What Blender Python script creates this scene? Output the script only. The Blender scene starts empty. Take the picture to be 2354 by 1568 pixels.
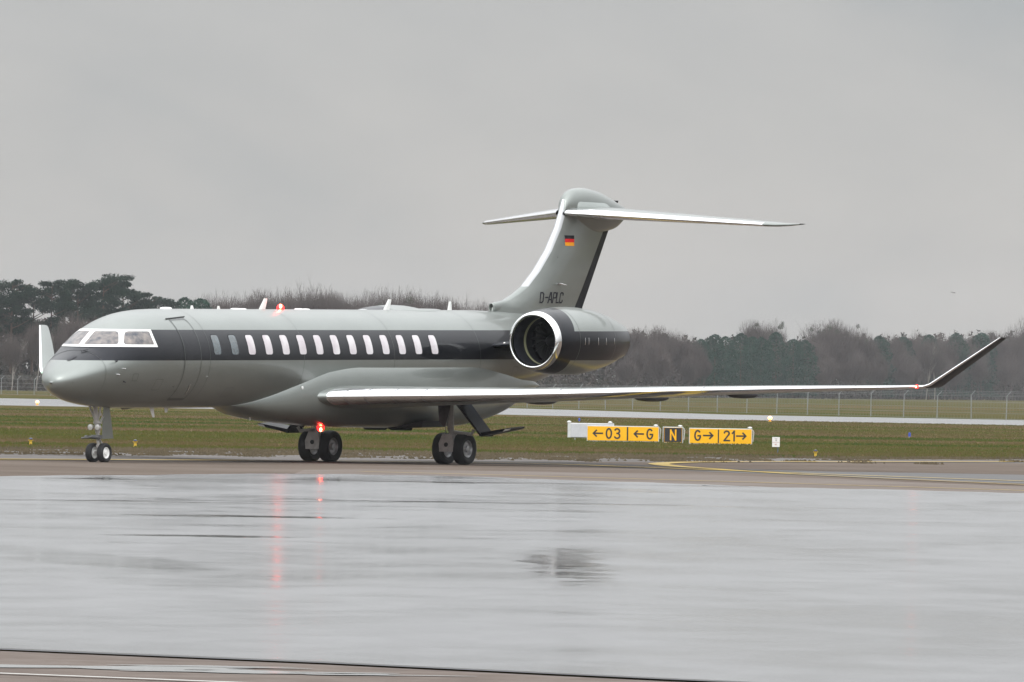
import bpy, math, random, bisect
from mathutils import Vector, Matrix
from mathutils.bvhtree import BVHTree
R = math.radians
S = bpy.context.scene
# ------------------------------------------------------------------ camera
HC = 2.33; PIT = R(0.23702); ROLL = 0.016
fw = Vector((0, math.cos(PIT), math.sin(PIT)))
up0 = Vector((1, 0, 0)).cross(fw)
rt = Vector((1, 0, 0))*math.cos(ROLL) + up0*math.sin(ROLL)
up = rt.cross(fw)
cd = bpy.data.cameras.new('camera'); cam = bpy.data.objects.new('camera', cd)
S.collection.objects.link(cam)
cd.sensor_width = 36; cd.lens = 36*23500/2353; cd.clip_start = 1; cd.clip_end = 20000
M = Matrix((rt, up, -fw)).transposed().to_4x4(); M.translation = (0, 0, HC)
cam.matrix_world = M
S.camera = cam
# ------------------------------------------------------------------ sky, sun, exposure
S.view_settings.view_transform = 'Standard'; S.view_settings.look = 'None'
S.view_settings.exposure = 0.0; S.view_settings.gamma = 1
SUN_EL, SUN_AZ = R(42), R(190)
w = bpy.data.worlds.new('World'); S.world = w; w.use_nodes = True
nt = w.node_tree; nt.nodes.clear()
def NN(nt, t, **k):
    n = nt.nodes.new(t)
    for a, b in k.items(): setattr(n, a, b)
    return n
def ramp(nt, stops, fac, interp='LINEAR'):
    r = NN(nt, 'ShaderNodeValToRGB'); e = r.color_ramp.elements; r.color_ramp.interpolation = interp
    while len(e) > 1: e.remove(e[-1])
    e[0].position = stops[0][0]; c = stops[0][1]; e[0].color = (*c, 1) if len(c) == 3 else c
    for p, c in stops[1:]:
        q = e.new(p); q.color = (*c, 1) if len(c) == 3 else c
    nt.links.new(fac, r.inputs[0]); return r.outputs[0]
def math_(nt, op, a, b=None, c=None, clamp=False):
    n = NN(nt, 'ShaderNodeMath', operation=op, use_clamp=clamp)
    for i, v in enumerate((a, b, c)):
        if v is None: continue
        if isinstance(v, (int, float)): n.inputs[i].default_value = v
        else: nt.links.new(v, n.inputs[i])
    return n.outputs[0]
def mix(nt, fac, a, b, bt='MIX'):
    n = NN(nt, 'ShaderNodeMix', data_type='RGBA', blend_type=bt)
    for i, v in ((0, fac), (6, a), (7, b)):
        if isinstance(v, (int, float)): n.inputs[i].default_value = v
        elif isinstance(v, (tuple, list)): n.inputs[i].default_value = (*v, 1)
        else: nt.links.new(v, n.inputs[i])
    return n.outputs[2]
def noise(nt, vec, scale, detail=4, rough=.5, dist=0.0):
    n = NN(nt, 'ShaderNodeTexNoise'); n.inputs['Scale'].default_value = scale
    n.inputs['Detail'].default_value = detail; n.inputs['Roughness'].default_value = rough
    n.inputs['Distortion'].default_value = dist
    if vec is not None: nt.links.new(vec, n.inputs['Vector'])
    return n.outputs['Fac']
def mapping(nt, vec, scale=(1, 1, 1), loc=(0, 0, 0), rot=(0, 0, 0)):
    n = NN(nt, 'ShaderNodeMapping'); n.inputs['Scale'].default_value = scale
    n.inputs['Location'].default_value = loc; n.inputs['Rotation'].default_value = rot
    nt.links.new(vec, n.inputs['Vector']); return n.outputs[0]
tc = NN(nt, 'ShaderNodeTexCoord').outputs['Generated']
sp = NN(nt, 'ShaderNodeSeparateXYZ'); nt.links.new(tc, sp.inputs[0])
z = math_(nt, 'MAXIMUM', sp.outputs[2], 0.0)
grad = ramp(nt, [(0, (.545, .530, .515)), (.02, (.525, .522, .515)), (.04, (.505, .512, .516)), (.10, (.70, .705, .71)), (.22, (.98, .99, 1.0)), (.5, (1.75, 1.78, 1.81)), (1, (2.9, 2.94, 3.0))], z)
n1 = noise(nt, mapping(nt, tc, (16, 16, 34), (1.3, 0, .4)), 1.0, 4, .45, .6)
n2 = noise(nt, mapping(nt, tc, (50, 50, 90), (3, 1, 0)), 1.0, 5, .5)
cl = math_(nt, 'ADD', math_(nt, 'MULTIPLY', n1, .75), math_(nt, 'MULTIPLY', n2, .25))
clc = ramp(nt, [(.3, (.84, .88, .91)), (.5, (1, 1, 1)), (.68, (1.10, 1.085, 1.07))], cl)
over = mix(nt, 1.0, grad, clc, 'MULTIPLY')
# brighter cloud where the hidden sun stands, behind the photographer
az = math_(nt, 'ADD', 1.0, math_(nt, 'MULTIPLY', math_(nt, 'MAXIMUM', math_(nt, 'MULTIPLY', sp.outputs[1], -1.0), 0.0), .8))
azc = NN(nt, 'ShaderNodeCombineColor')
for i in range(3): nt.links.new(az, azc.inputs[i])
over = mix(nt, 1.0, over, azc.outputs[0], 'MULTIPLY')
sky = NN(nt, 'ShaderNodeTexSky', sky_type='NISHITA', sun_disc=False, sun_elevation=SUN_EL, sun_rotation=SUN_AZ)
skyc = mix(nt, 1.0, sky.outputs[0], (.05, .05, .05), 'MULTIPLY')
col = mix(nt, .06, over, skyc)
bg = NN(nt, 'ShaderNodeBackground'); bg.inputs[1].default_value = 1.0
nt.links.new(col, bg.inputs[0])
wo = NN(nt, 'ShaderNodeOutputWorld'); nt.links.new(bg.outputs[0], wo.inputs[0])
sd = bpy.data.lights.new('sun', 'SUN'); sd.energy = .6; sd.angle = R(25); sd.color = (1, .97, .93)
sun = bpy.data.objects.new('sun', sd); S.collection.objects.link(sun)
sdir = Vector((math.sin(SUN_AZ)*math.cos(SUN_EL), math.cos(SUN_AZ)*math.cos(SUN_EL), math.sin(SUN_EL)))
sun.rotation_euler = sdir.to_track_quat('Z', 'Y').to_euler()

# ------------------------------------------------------------------ helpers
def link(o, parent=None):
    S.collection.objects.link(o)
    if parent is not None: o.parent = parent
    return o
def mesh(name, V, F, mat, parent=None, smooth=True, auto=None):
    m = bpy.data.meshes.new(name); m.from_pydata([tuple(v) for v in V], [], F)
    if mat: m.materials.append(mat)
    m.update()
    if smooth:
        m.polygons.foreach_set('use_smooth', [True]*len(m.polygons))
        if auto is not None: m.set_sharp_from_angle(angle=R(auto))
    return link(bpy.data.objects.new(name, m), parent)
def empty(name, loc=(0, 0, 0), rot=(0, 0, 0)):
    o = bpy.data.objects.new(name, None); o.location = loc; o.rotation_euler = rot
    o.empty_display_size = .3
    return link(o)
def tag(o, label=None, cat=None, group=None, kind=None):
    if label: o['label'] = label
    if cat: o['category'] = cat
    if group: o['group'] = group
    if kind: o['kind'] = kind
    return o
def copy_tree(o, parent=None):
    c = o.copy(); S.collection.objects.link(c)
    if parent is not None: c.parent = parent
    for ch in KIDS(o): copy_tree(ch, c)
    return c
def KIDS(o): return [x for x in S.collection.objects if x.parent == o]

class MB:
    def __init__(s): s.V = []; s.F = []
    def add(s, V, F):
        n = len(s.V); s.V += [tuple(v) for v in V]; s.F += [tuple(i+n for i in f) for f in F]; return s
    def box(s, c, d, rot=None, bev=0.0):
        x, y, z_ = [k/2 for k in d]; b = min(bev, x*.9, y*.9, z_*.9)
        V = []; F = []
        if b <= 0:
            V = [Vector((i*x, j*y, k*z_)) for i in (-1, 1) for j in (-1, 1) for k in (-1, 1)]
            F = [(0, 1, 3, 2), (4, 6, 7, 5), (0, 4, 5, 1), (2, 3, 7, 6), (0, 2, 6, 4), (1, 5, 7, 3)]
        else:
            rings = []
            for k, q in ((-z_, b), (-z_+b, 0), (z_-b, 0), (z_, b)):
                r = []
                for (sx, sy) in ((1, 1), (-1, 1), (-1, -1), (1, -1)):
                    p1 = (sx*(x-q), sy*(y-q-b)); p2 = (sx*(x-q-b), sy*(y-q))
                    r += [p1, p2] if sx*sy > 0 else [p2, p1]
                rings.append([Vector((p[0], p[1], k)) for p in r])
            for r in rings: V += r
            n = 8
            for i in range(3):
                for j in range(n): F.append((i*n+j, i*n+(j+1) % n, (i+1)*n+(j+1) % n, (i+1)*n+j))
            F.append(tuple(range(n-1, -1, -1))); F.append(tuple(range(3*n, 4*n)))
        if rot is not None: V = [rot @ v for v in V]
        c = Vector(c); return s.add([v+c for v in V], F)
    def tube(s, pts, rad, n=8, cap=True):
        pts = [Vector(p) for p in pts]
        if isinstance(rad, (int, float)): rad = [rad]*len(pts)
        V = []; F = []; pu = None
        for i, p in enumerate(pts):
            t = (pts[min(i+1, len(pts)-1)]-pts[max(i-1, 0)]).normalized()
            if pu is None:
                pu = t.cross(Vector((0, 0, 1)) if abs(t.z) < .9 else Vector((1, 0, 0))).normalized()
            pu = (pu - t*pu.dot(t)).normalized(); q = t.cross(pu)
            for k in range(n):
                a = 2*math.pi*k/n; V.append(p+(pu*math.cos(a)+q*math.sin(a))*rad[i])
        for i in range(len(pts)-1):
            for k in range(n): F.append((i*n+k, i*n+(k+1) % n, (i+1)*n+(k+1) % n, (i+1)*n+k))
        if cap: F.append(tuple(range(n-1, -1, -1))); F.append(tuple(range((len(pts)-1)*n, len(pts)*n)))
        return s.add(V, F)
    def lathe(s, prof, c=(0, 0, 0), axis='x', n=48, capa=False, capb=False):
        V = []; F = []
        for (h, r) in prof:
            for k in range(n):
                a = 2*math.pi*k/n; u, v = r*math.cos(a), r*math.sin(a)
                V.append({'x': (h, u, v), 'y': (u, h, v), 'z': (u, v, h)}[axis])
        for i in range(len(prof)-1):
            for k in range(n): F.append((i*n+k, i*n+(k+1) % n, (i+1)*n+(k+1) % n, (i+1)*n+k))
        if capa: F.append(tuple(range(n-1, -1, -1)))
        if capb: F.append(tuple(range((len(prof)-1)*n, len(prof)*n)))
        return s.add([(v[0]+c[0], v[1]+c[1], v[2]+c[2]) for v in V], F)
    def poly(s, pts, th):      # prism: pts list of 3D coplanar points, thickness vector
        n = len(pts); P = [Vector(p) for p in pts]; t = Vector(th)
        F = [tuple(range(n)), tuple(range(2*n-1, n-1, -1))]+[(i, i+n, (i+1) % n+n, (i+1) % n) for i in range(n)]
        return s.add(P+[p+t for p in P], F)
    def build(s, name, mat, parent=None, smooth=True, auto=35):
        return mesh(name, s.V, s.F, mat, parent, smooth, auto)

def mat_(name, color, rough=.5, metal=0.0, coat=0.0, spec=.5, emit=None, es=0):
    m = bpy.data.materials.new(name); m.use_nodes = True
    b = m.node_tree.nodes['Principled BSDF']
    if isinstance(color, (tuple, list)): b.inputs['Base Color'].default_value = (*color, 1)
    b.inputs['Roughness'].default_value = rough; b.inputs['Metallic'].default_value = metal
    b.inputs['Coat Weight'].default_value = coat; b.inputs['Coat Roughness'].default_value = .04
    b.inputs['Specular IOR Level'].default_value = spec
    if emit: b.inputs['Emission Color'].default_value = (*emit, 1); b.inputs['Emission Strength'].default_value = es
    return m
def vary(m, color, amt=.12, scale=3.0, coord='Object', stretch=(1, 1, 1), c2=None, bump=0.0, bscale=None):
    nt = m.node_tree; b = nt.nodes['Principled BSDF']
    tcn = NN(nt, 'ShaderNodeTexCoord').outputs[coord]
    v = mapping(nt, tcn, stretch)
    f = noise(nt, v, scale, 6, .6)
    lo = tuple(c*(1-amt) for c in color); hi = c2 or tuple(min(1, c*(1+amt)) for c in color)
    c = ramp(nt, [(.3, lo), (.7, hi)], f); nt.links.new(c, b.inputs['Base Color'])
    if bump:
        bn = NN(nt, 'ShaderNodeBump'); bn.inputs['Strength'].default_value = bump
        nt.links.new(noise(nt, v, bscale or scale*4, 4), bn.inputs['Height']); nt.links.new(bn.outputs[0], b.inputs['Normal'])
    return m

# ------------------------------------------------------------------ aircraft materials
LIGHT = (.235, .252, .238); DARK = (.007, .008, .012)
ZB0, ZB1 = 2.757, 3.592
def paint(name, mode):
    m = mat_(name, LIGHT, .33, 0.64, .38, .15); nt = m.node_tree; b = nt.nodes['Principled BSDF']
    tcn = NN(nt, 'ShaderNodeTexCoord').outputs['Object']
    sp = NN(nt, 'ShaderNodeSeparateXYZ'); nt.links.new(tcn, sp.inputs[0])
    band = math_(nt, 'MULTIPLY', math_(nt, 'GREATER_THAN', sp.outputs[2], ZB0), math_(nt, 'LESS_THAN', sp.outputs[2], ZB1))
    if mode == 'nac':
        a2 = math_(nt, 'ADD', sp.outputs[0], math_(nt, 'MULTIPLY', math_(nt, 'ABSOLUTE', math_(nt, 'SUBTRACT', sp.outputs[2], 3.17)), -.25))
        band = math_(nt, 'MAXIMUM', band, math_(nt, 'LESS_THAN', a2, 21.65))
    f = noise(nt, mapping(nt, tcn, (.6, 1, 1.4)), 1.3, 6, .6)
    li = ramp(nt, [(.3, tuple(c*.94 for c in LIGHT)), (.7, tuple(c*1.05 for c in LIGHT))], f)
    if mode == 'plain': c = li
    else: c = mix(nt, band, li, DARK)
    nt.links.new(c, b.inputs['Base Color'])
    bn = NN(nt, 'ShaderNodeBump'); bn.inputs['Strength'].default_value = .03; bn.inputs['Distance'].default_value = .05
    nt.links.new(noise(nt, tcn, .9, 2), bn.inputs['Height']); nt.links.new(bn.outputs[0], b.inputs['Coat Normal'])
    return m
P_BODY = paint('body_paint', 'band'); P_PLAIN = paint('grey_paint', 'plain'); P_NAC = paint('nacelle_paint', 'nac')
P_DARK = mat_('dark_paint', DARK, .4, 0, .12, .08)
CHROME = vary(mat_('polished_metal', (.9, .9, .9), .16, 1.0), (.76, .76, .77), .05, 2.0)
LIP = vary(mat_('polished_lip', (.8, .8, .8), .1, 1.0), (.80, .80, .80), .05, 2.0)
BLACK = mat_('black_rubber', (.012, .012, .013), .75)
DKM = vary(mat_('dark_metal', (.03, .03, .035), .5, .6), (.03, .03, .035), .3, 6)
GEAR = vary(mat_('gear_paint', (.45, .44, .42), .45), (.33, .315, .30), .2, 9)
WHITEP = mat_('white_paint', (.78, .78, .76), .4)
RIM = vary(mat_('rim_metal', (.35, .35, .36), .4, .6), (.35, .35, .36), .2, 12)
SEAM = mat_('seam', (.11, .118, .114), .3, .95, .1)
SHADE = vary(mat_('window_blind', (.6, .55, .57), .3, 0, .3), (.52, .46, .49), .08, 2.5, c2=(.62, .60, .61))
GLASSD = vary(mat_('dark_glass', (.06, .08, .09), .08, 0, 1), (.05, .07, .08), .4, 4)
COCK = vary(mat_('cockpit_glass', (.2, .2, .22), .12, 0, .15), (.05, .075, .13), .7, 4.5, c2=(.25, .215, .19))

# ------------------------------------------------------------------ fuselage curves (local: x aft from nose, y starboard, z up)
def pchip(xs, ys):
    n = len(xs); h = [xs[i+1]-xs[i] for i in range(n-1)]; d = [(ys[i+1]-ys[i])/h[i] for i in range(n-1)]
    m = [0]*n; m[0] = d[0]; m[-1] = d[-1]
    for i in range(1, n-1):
        if d[i-1]*d[i] > 0:
            w1 = 2*h[i]+h[i-1]; w2 = h[i]+2*h[i-1]; m[i] = (w1+w2)/(w1/d[i-1]+w2/d[i])
    def f(x):
        if x <= xs[0]: return ys[0]
        if x >= xs[-1]: return ys[-1]
        i = bisect.bisect_right(xs, x)-1; t = (x-xs[i])/h[i]
        return (1+2*t)*(1-t)**2*ys[i]+t*(1-t)**2*h[i]*m[i]+t*t*(3-2*t)*ys[i+1]+t*t*(t-1)*h[i]*m[i+1]
    return f
FT = pchip([0, .03, .12, .3, .7, 1.1, 1.41, 1.75, 2.13, 2.6, 3.1, 3.7, 4.5, 5.5, 22, 24, 26, 28, 29.5, 30.2], [2.15, 2.27, 2.39, 2.53, 2.76, 2.955, 3.115, 3.34, 3.573, 3.80, 3.96, 4.075, 4.14, 4.16, 4.16, 4.12, 4.05, 3.95, 3.8, 3.6])
FB = pchip([0, .03, .12, .3, .7, 1.1, 2, 3, 4, 20, 22, 23, 24.8, 26.3, 28, 29.5, 30.2], [2.15, 2.03, 1.94, 1.84, 1.70, 1.61, 1.50, 1.45, 1.43, 1.43, 1.45, 1.55, 1.88, 2.2, 2.62, 3.0, 3.25])
FW = pchip([0, .03, .12, .3, .7, 1.1, 1.6, 2.13, 3, 4, 5, 21, 23, 25, 27, 29, 30.2], [0.01, .15, .30, .47, .73, .91, 1.07, 1.18, 1.30, 1.35, 1.365, 1.365, 1.30, 1.12, .86, .5, .2])
FC = pchip([0, .5, 1, 2, 3, 4, 22, 26, 30.2], [2.15, 2.28, 2.41, 2.60, 2.73, 2.795, 2.795, 3.0, 3.42])
TH = R(59.8); PP = .0118
jet = empty('business_jet', (-12.4135, 276.0, 0), (0, -PP, TH))
tag(jet, 'grey-green business jet with dark window stripe and T-tail, nose to the left on the taxiway', 'aircraft')

NR = 72
st = [0, .012, .03, .06, .1, .16, .23, .3]+[.3+.1*i for i in range(1, 48)]+[5.1+.3*i for i in range(84)]
st = [s for s in st if s <= 30.2]
V = []; F = []
for a in st:
    t, b, ww, c = FT(a), FB(a), FW(a), FC(a)
    for k in range(NR):
        an = 2*math.pi*k/NR; s_, c_ = math.sin(an), math.cos(an)
        V.append((a, ww*s_, c+(t-c)*c_ if c_ > 0 else c+(c-b)*c_))
for i in range(len(st)-1):
    for k in range(NR): F.append((i*NR+k, (i+1)*NR+k, (i+1)*NR+(k+1) % NR, i*NR+(k+1) % NR))
F.append(tuple(range(NR))); F.append(tuple((len(st)-1)*NR+k for k in range(NR-1, -1, -1)))
fus = mesh('fuselage', V, F, P_BODY, jet)
BV = BVHTree.FromPolygons([Vector(v) for v in V], F)
CT, ST_ = math.cos(TH), math.sin(TH)
def side(a, z_, bv=BV, sgn=-1):
    h = bv.ray_cast(Vector((a, sgn*6, z_)), Vector((0, -sgn, 0)))
    if h[0] is None: return None
    n = h[1]; n = n if n.y*sgn > 0 else -n
    return h[0], n
def obl(u, z_):
    o = Vector((u*CT, -u*ST_, z_)); d = Vector((ST_, CT, 0))
    h = BV.ray_cast(o-d*20, d); n = h[1]
    if n.dot(d) > 0: n = -n
    return h[0], n
def U(a, y): return a*CT-y*ST_
def resample(loop, n):
    L = [Vector((*p, 0)) for p in loop]; ds = [(L[(i+1) % len(L)]-L[i]).length for i in range(len(L))]
    T = sum(ds); out = []
    for k in range(n):
        s = T*k/n; i = 0
        while s > ds[i]: s -= ds[i]; i += 1
        p = L[i].lerp(L[(i+1) % len(L)], s/ds[i] if ds[i] else 0); out.append((p.x, p.y))
    return out
def roundpoly(pts, rad, seg=5):
    out = []; n = len(pts)
    for i in range(n):
        p0, p1, p2 = (Vector((*pts[j % n], 0)) for j in (i-1, i, i+1)); r = rad[i] if isinstance(rad, (list, tuple)) else rad
        a = (p0-p1); b = (p2-p1); r = min(r, a.length*.45, b.length*.45)
        A = p1+a.normalized()*r; B = p1+b.normalized()*r
        for k in range(seg+1):
            t = k/seg; q = A*(1-t)**2+p1*2*t*(1-t)+B*t*t; out.append((q.x, q.y))
    return out
def patch(name, loop, proj, mat, parent, off=.004, rings=7, n=64, mirror=False):
    lp = resample(loop, n); cx = sum(p[0] for p in lp)/n; cy = sum(p[1] for p in lp)/n
    V = []; F = []
    for r in range(rings):
        s = 1-r/rings
        for p in lp:
            q, nn = proj(cx+(p[0]-cx)*s, cy+(p[1]-cy)*s); V.append(q+nn*off)
    q, nn = proj(cx, cy); V.append(q+nn*off)
    for r in range(rings-1):
        for k in range(n): F.append((r*n+k, r*n+(k+1) % n, (r+1)*n+(k+1) % n, (r+1)*n+k))
    for k in range(n): F.append(((rings-1)*n+k, (rings-1)*n+(k+1) % n, rings*n))
    if mirror: V = [(v.x, -v.y, v.z) for v in V]
    return mesh(name, V, F, mat, parent)
def ring(name, outer, inner, proj, mat, parent, off=.01, n=96, sub=3, mirror=False):
    lo, li = resample(outer, n), resample(inner, n); V = []; F = []
    for r in range(sub+1):
        t = r/sub
        for p, q in zip(lo, li):
            h, nn = proj(p[0]+(q[0]-p[0])*t, p[1]+(q[1]-p[1])*t); V.append(h+nn*off)
    for r in range(sub):
        for k in range(n): F.append((r*n+k, r*n+(k+1) % n, (r+1)*n+(k+1) % n, (r+1)*n+k))
    if mirror: V = [(v.x, -v.y, v.z) for v in V]
    return mesh(name, V, F, mat, parent)
def scale_loop(lp, d):
    cx = sum(p[0] for p in lp)/len(lp); cy = sum(p[1] for p in lp)/len(lp)
    return [(cx+(p[0]-cx)*(1+d/max(.01, math.hypot(p[0]-cx, p[1]-cy))), cy+(p[1]-cy)*(1+d/max(.01, math.hypot(p[0]-cx, p[1]-cy)))) for p in lp]

# cockpit windows: corner list as (aft, lateral, height) on the skin -> oblique decal plane
mid = [(U(2.062, -.075), 3.535), (U(2.369, -.648), 3.54), (U(2.007, -.882), 3.18), (U(1.505, -.075), 3.172)]
rtp = [(U(2.504, -.748), 3.54), (U(3.30, -1.026), 3.543), (U(3.253, -1.232), 3.187), (U(2.129, -.95), 3.182)]
um = (mid[1][0]+rtp[0][0])/2; um2 = (mid[2][0]+rtp[3][0])/2
midf = [(U(2.145, 0), 3.592), (um, 3.592), (um2, 3.12), (U(1.402, 0), 3.115)]
rtf = [(um, 3.592), (U(3.418, -1.004), 3.592), (U(3.386, -1.268), 3.12), (um2, 3.12)]
for mir in (False, True):
    for pane, fr, rd in ((mid, midf, (.03, .1, .1, .03)), (rtp, rtf, (.1, .02, .02, .1))):
        g = patch('cockpit_window', roundpoly(pane, rd), obl, COCK, jet, off=.006, mirror=mir)
        ring('window_frame', roundpoly(fr, .004), roundpoly(pane, rd), obl, WHITEP, g, off=.011, n=120, mirror=mir)
# wiper and nose sensor fairing
MB().tube([obl(U(.9, -.35), 2.98)[0]+Vector((-.02, -.03, .02)), obl(U(1.1, -.45), 3.03)[0]+Vector((-.02, -.03, .02))], .012).build('windscreen_wiper', DKM, jet)
vent = [(U(.72, -.02), 2.75), (U(.72, -.02)+.10, 2.735), (U(.98, -.06)+.14, 2.86), (U(.98, -.06)+.05, 2.885)]
patch('nose_vent', roundpoly(vent, .04), obl, DKM, jet, off=.012, n=32, rings=3)

# cabin windows
wx = [6.345, 7.262]+[8.148+.8998*i for i in range(12)]
for i, a in enumerate(wx):
    lp = roundpoly([(a-.185, 3.45), (a+.185, 3.45), (a+.185, 2.915), (a-.185, 2.915)], .09, 7)
    g = patch('cabin_window', lp, side, GLASSD if i < 2 else SHADE, jet, off=.004, rings=4, n=48)
    if i < 2: g['label'] = 'dark cabin window with no blind'
    ring('window_seal', scale_loop(lp, .018), lp, side, P_DARK, g, off=.006, n=48, sub=1)
# entry door
dl = roundpoly([(4.63, 3.86), (5.46, 3.88), (5.46, 1.70), (4.65, 1.70)], [.12, .12, .06, .06], 6)
door = patch('entry_door', scale_loop(dl, -.01), side, P_BODY, jet, off=.005, rings=14, n=160)
ring('door_seal', scale_loop(dl, .042), scale_loop(dl, -.022), side, SEAM, door, off=.009, n=200, sub=1)
hp = [side(5.18+.02*k, 2.10-.06*k)[0]+Vector((0, -.02, 0)) for k in range(6)]
MB().tube(hp, .012).build('door_handle', CHROME, door)
gp = [side(4.5+.21*k, 3.885+.012*k)[0]+Vector((0, -.02, .01)) for k in range(6)]
MB().tube(gp, .016).build('rain_gutter', SEAM, jet)
# small probes on the nose side
for (a, z_, l) in ((1.62, 2.72, .16), (1.86, 2.54, .12), (1.66, 2.39, .18), (1.97, 2.20, .12)):
    q, n_ = side(a, z_)
    MB().tube([q, q+n_*.09, q+n_*.10+Vector((-l, 0, .01))], [.016, .013, .008], 6).build('probe', DKM if z_ > 2.6 or z_ < 2.3 else CHROME, jet)
for (a, z_) in ((.35, 2.156), (4.4, 2.05), (5.9, 2.33)):
    q, n_ = side(a, z_); MB().lathe([(0, .028), (.012, .02), (.014, .001)], q+n_*.002, 'y', 12).build('static_port', DKM if a < 5 else WHITEP, jet)

for a_ in (1.25, 5.95, 10.9, 15.8, 20.6):
    pts = []
    for k in range(NR+1):
        an = 2*math.pi*k/NR; s_, c_ = math.sin(an), math.cos(an); t, b, ww, c = FT(a_), FB(a_), FW(a_), FC(a_)
        for d_ in (-.007, .007): pts.append((a_+d_, (ww+.003)*s_, c+(t-c+.003)*c_ if c_ > 0 else c+(c-b+.003)*c_))
    mesh('skin_joint', pts, [(2*k, 2*k+1, 2*k+3, 2*k+2) for k in range(NR)], SEAM, fus, False)
for (a_, z0_, z1_, l_) in ((3.4, 1.95, 2.25, .35), (7.2, 1.75, 2.0, .4), (2.3, 2.2, 2.4, .22), (22.6, 2.2, 2.55, .3)):
    lp_ = roundpoly([(a_, z1_), (a_+l_, z1_), (a_+l_, z0_), (a_, z0_)], .03, 3)
    ring('service_hatch', lp_, scale_loop(lp_, -.012), side, SEAM, fus, off=.005, n=60, sub=1)
# crown antennas, beacon
def blade(a, z0, h, c, name='antenna', sweep=.35, mat=WHITEP):
    t = .018; s_ = 1 if h > 0 else -1
    V = []; F = []
    for k, (f, sc) in enumerate(((-.06, 1.15), (.0, 1), (.85, .62), (1, .5))):
        zz = z0+h*f; x0 = a+sweep*abs(h)*max(f, 0)
        cc = c*sc
        V += [(x0, 0, zz), (x0+cc*.3, t, zz), (x0+cc, 0, zz), (x0+cc*.3, -t, zz)]
    for k in range(3):
        for j in range(4): F.append((k*4+j, k*4+(j+1) % 4, (k+1)*4+(j+1) % 4, (k+1)*4+j))
    F.append((12, 13, 14, 15)); return mesh(name, V, F, mat, jet, False)
blade(10.65, 4.15, .31, .36, sweep=.9); blade(17.4, 4.15, .31, .36, sweep=.9); blade(21.0, 4.15, .26, .26, sweep=.3)
blade(7.05, 4.155, .10, .2); blade(8.45, 4.155, .09, .18)
for a, l, h in ((5.55, .5, .05), (9.25, .35, .03), (9.65, .25, .025), (12.65, .3, .03), (13.0, .3, .025)):
    m = MB(); V = []; F = []
    for k in range(5):
        f = (0, .35, .75, .95, 1)[k]; sc = (1, .98, .9, .6, .05)[k]
        for j in range(20):
            an = 2*math.pi*j/20; V.append((a+l/2+l/2*sc*math.cos(an), .13*sc*math.sin(an), 4.145+(h+.012)*f))
    for k in range(4):
        for j in range(20): F.append((k*20+j, k*20+(j+1) % 20, (k+1)*20+(j+1) % 20, (k+1)*20+j))
    mesh('antenna_dome', V, F, WHITEP, jet)
V = []; F = []
for k in range(6):
    f = (0, .4, .7, .9, .98, 1)[k]; sc = (1, .97, .9, .75, .5, .02)[k]
    for j in range(40):
        an = 2*math.pi*j/40; y_ = .35*sc*math.sin(an)
        V.append((19.35+1.25*sc*math.cos(an), y_, 4.125-y_*y_*.35+.075*f))
for k in range(5):
    for j in range(40): F.append((k*40+j, k*40+(j+1) % 40, (k+1)*40+(j+1) % 40, (k+1)*40+j))
mesh('antenna_fairing', V, F, P_PLAIN, jet)
RED = mat_('red_beacon', (.6, .01, .01), .3, emit=(1, .008, .010), es=7.0)
HOT = mat_('beacon_core', (1, .8, .6), .3, emit=(1, .45, .15), es=12.0)
def dome(r, h, c, sgn=1, n=20):
    return MB().lathe([(0, r), (sgn*h*.5, r*.92), (sgn*h*.82, r*.62), (sgn*h, .002)], c, 'z', n)
def beacon(a, z_, sgn, nm='beacon_light', y=0, r=.105):
    b = dome(r, r*1.4, (a, y, z_), sgn).build(nm, RED, jet)
    MB().lathe([(-.06, .002), (-.045, .028), (0, .04), (.045, .028), (.06, .002)], (a-r*.75, y-r*.5, z_+sgn*r*.8), 'z', 12).build('bulb', HOT, b)
    l = bpy.data.lights.new('beacon_glow', 'POINT'); l.energy = 9.0 if sgn > 0 else 5.5; l.color = (1, .03, .02); l.shadow_soft_size = .06
    lo = bpy.data.objects.new('beacon_lamp', l); lo.location = (a-r*.7, y-r*.7, z_+sgn*r*2.2); link(lo, b)
beacon(11.82, 4.16, 1); beacon(14.05, .86, -1)

# ------------------------------------------------------------------ belly fairing
GT = pchip([8.6, 9.5, 11, 12.5, 14, 21, 23, 25.5], [1.48, 1.85, 2.42, 2.88, 3.0, 3.0, 2.8, 2.0])
GB = pchip([8.6, 9.0, 9.9, 12.0, 14.1, 17.9, 20.4, 21.5, 22.84, 23.46, 24.83, 25.5], [1.47, 1.385, 1.19, .975, .865, .80, .82, .92, 1.15, 1.33, 1.80, 1.95])
GW = pchip([8.6, 9.2, 10, 11, 12.5, 14, 20, 22, 24, 25.5], [.35, .62, .95, 1.22, 1.40, 1.445, 1.445, 1.30, .95, .5])
V = []; F = []; gs = [8.6+.1*i for i in range(170)]
for a in gs:
    t, b, ww = GT(a), GB(a), GW(a); c = b+(t-b)*.48
    for k in range(64):
        an = 2*math.pi*k/64; s_, c_ = math.sin(an), math.cos(an); e = 2/3
        V.append((a, ww*math.copysign(abs(s_)**e, s_), c+(t-c if c_ > 0 else c-b)*math.copysign(abs(c_)**e, c_)))
for i in range(len(gs)-1):
    for k in range(64): F.append((i*64+k, (i+1)*64+k, (i+1)*64+(k+1) % 64, i*64+(k+1) % 64))
mesh('belly_fairing', V, F, P_PLAIN, jet)
BG = BVHTree.FromPolygons([Vector(v) for v in V], F)
q, n_ = side(11.05, 1.98, BG)
MB().lathe([(0, .05), (-.02, .045), (-.035, .001)], q, 'y', 14).build('inspection_light', mat_('lamp_glass', (.8, .8, .78), .15, 0, .5), jet)
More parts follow.
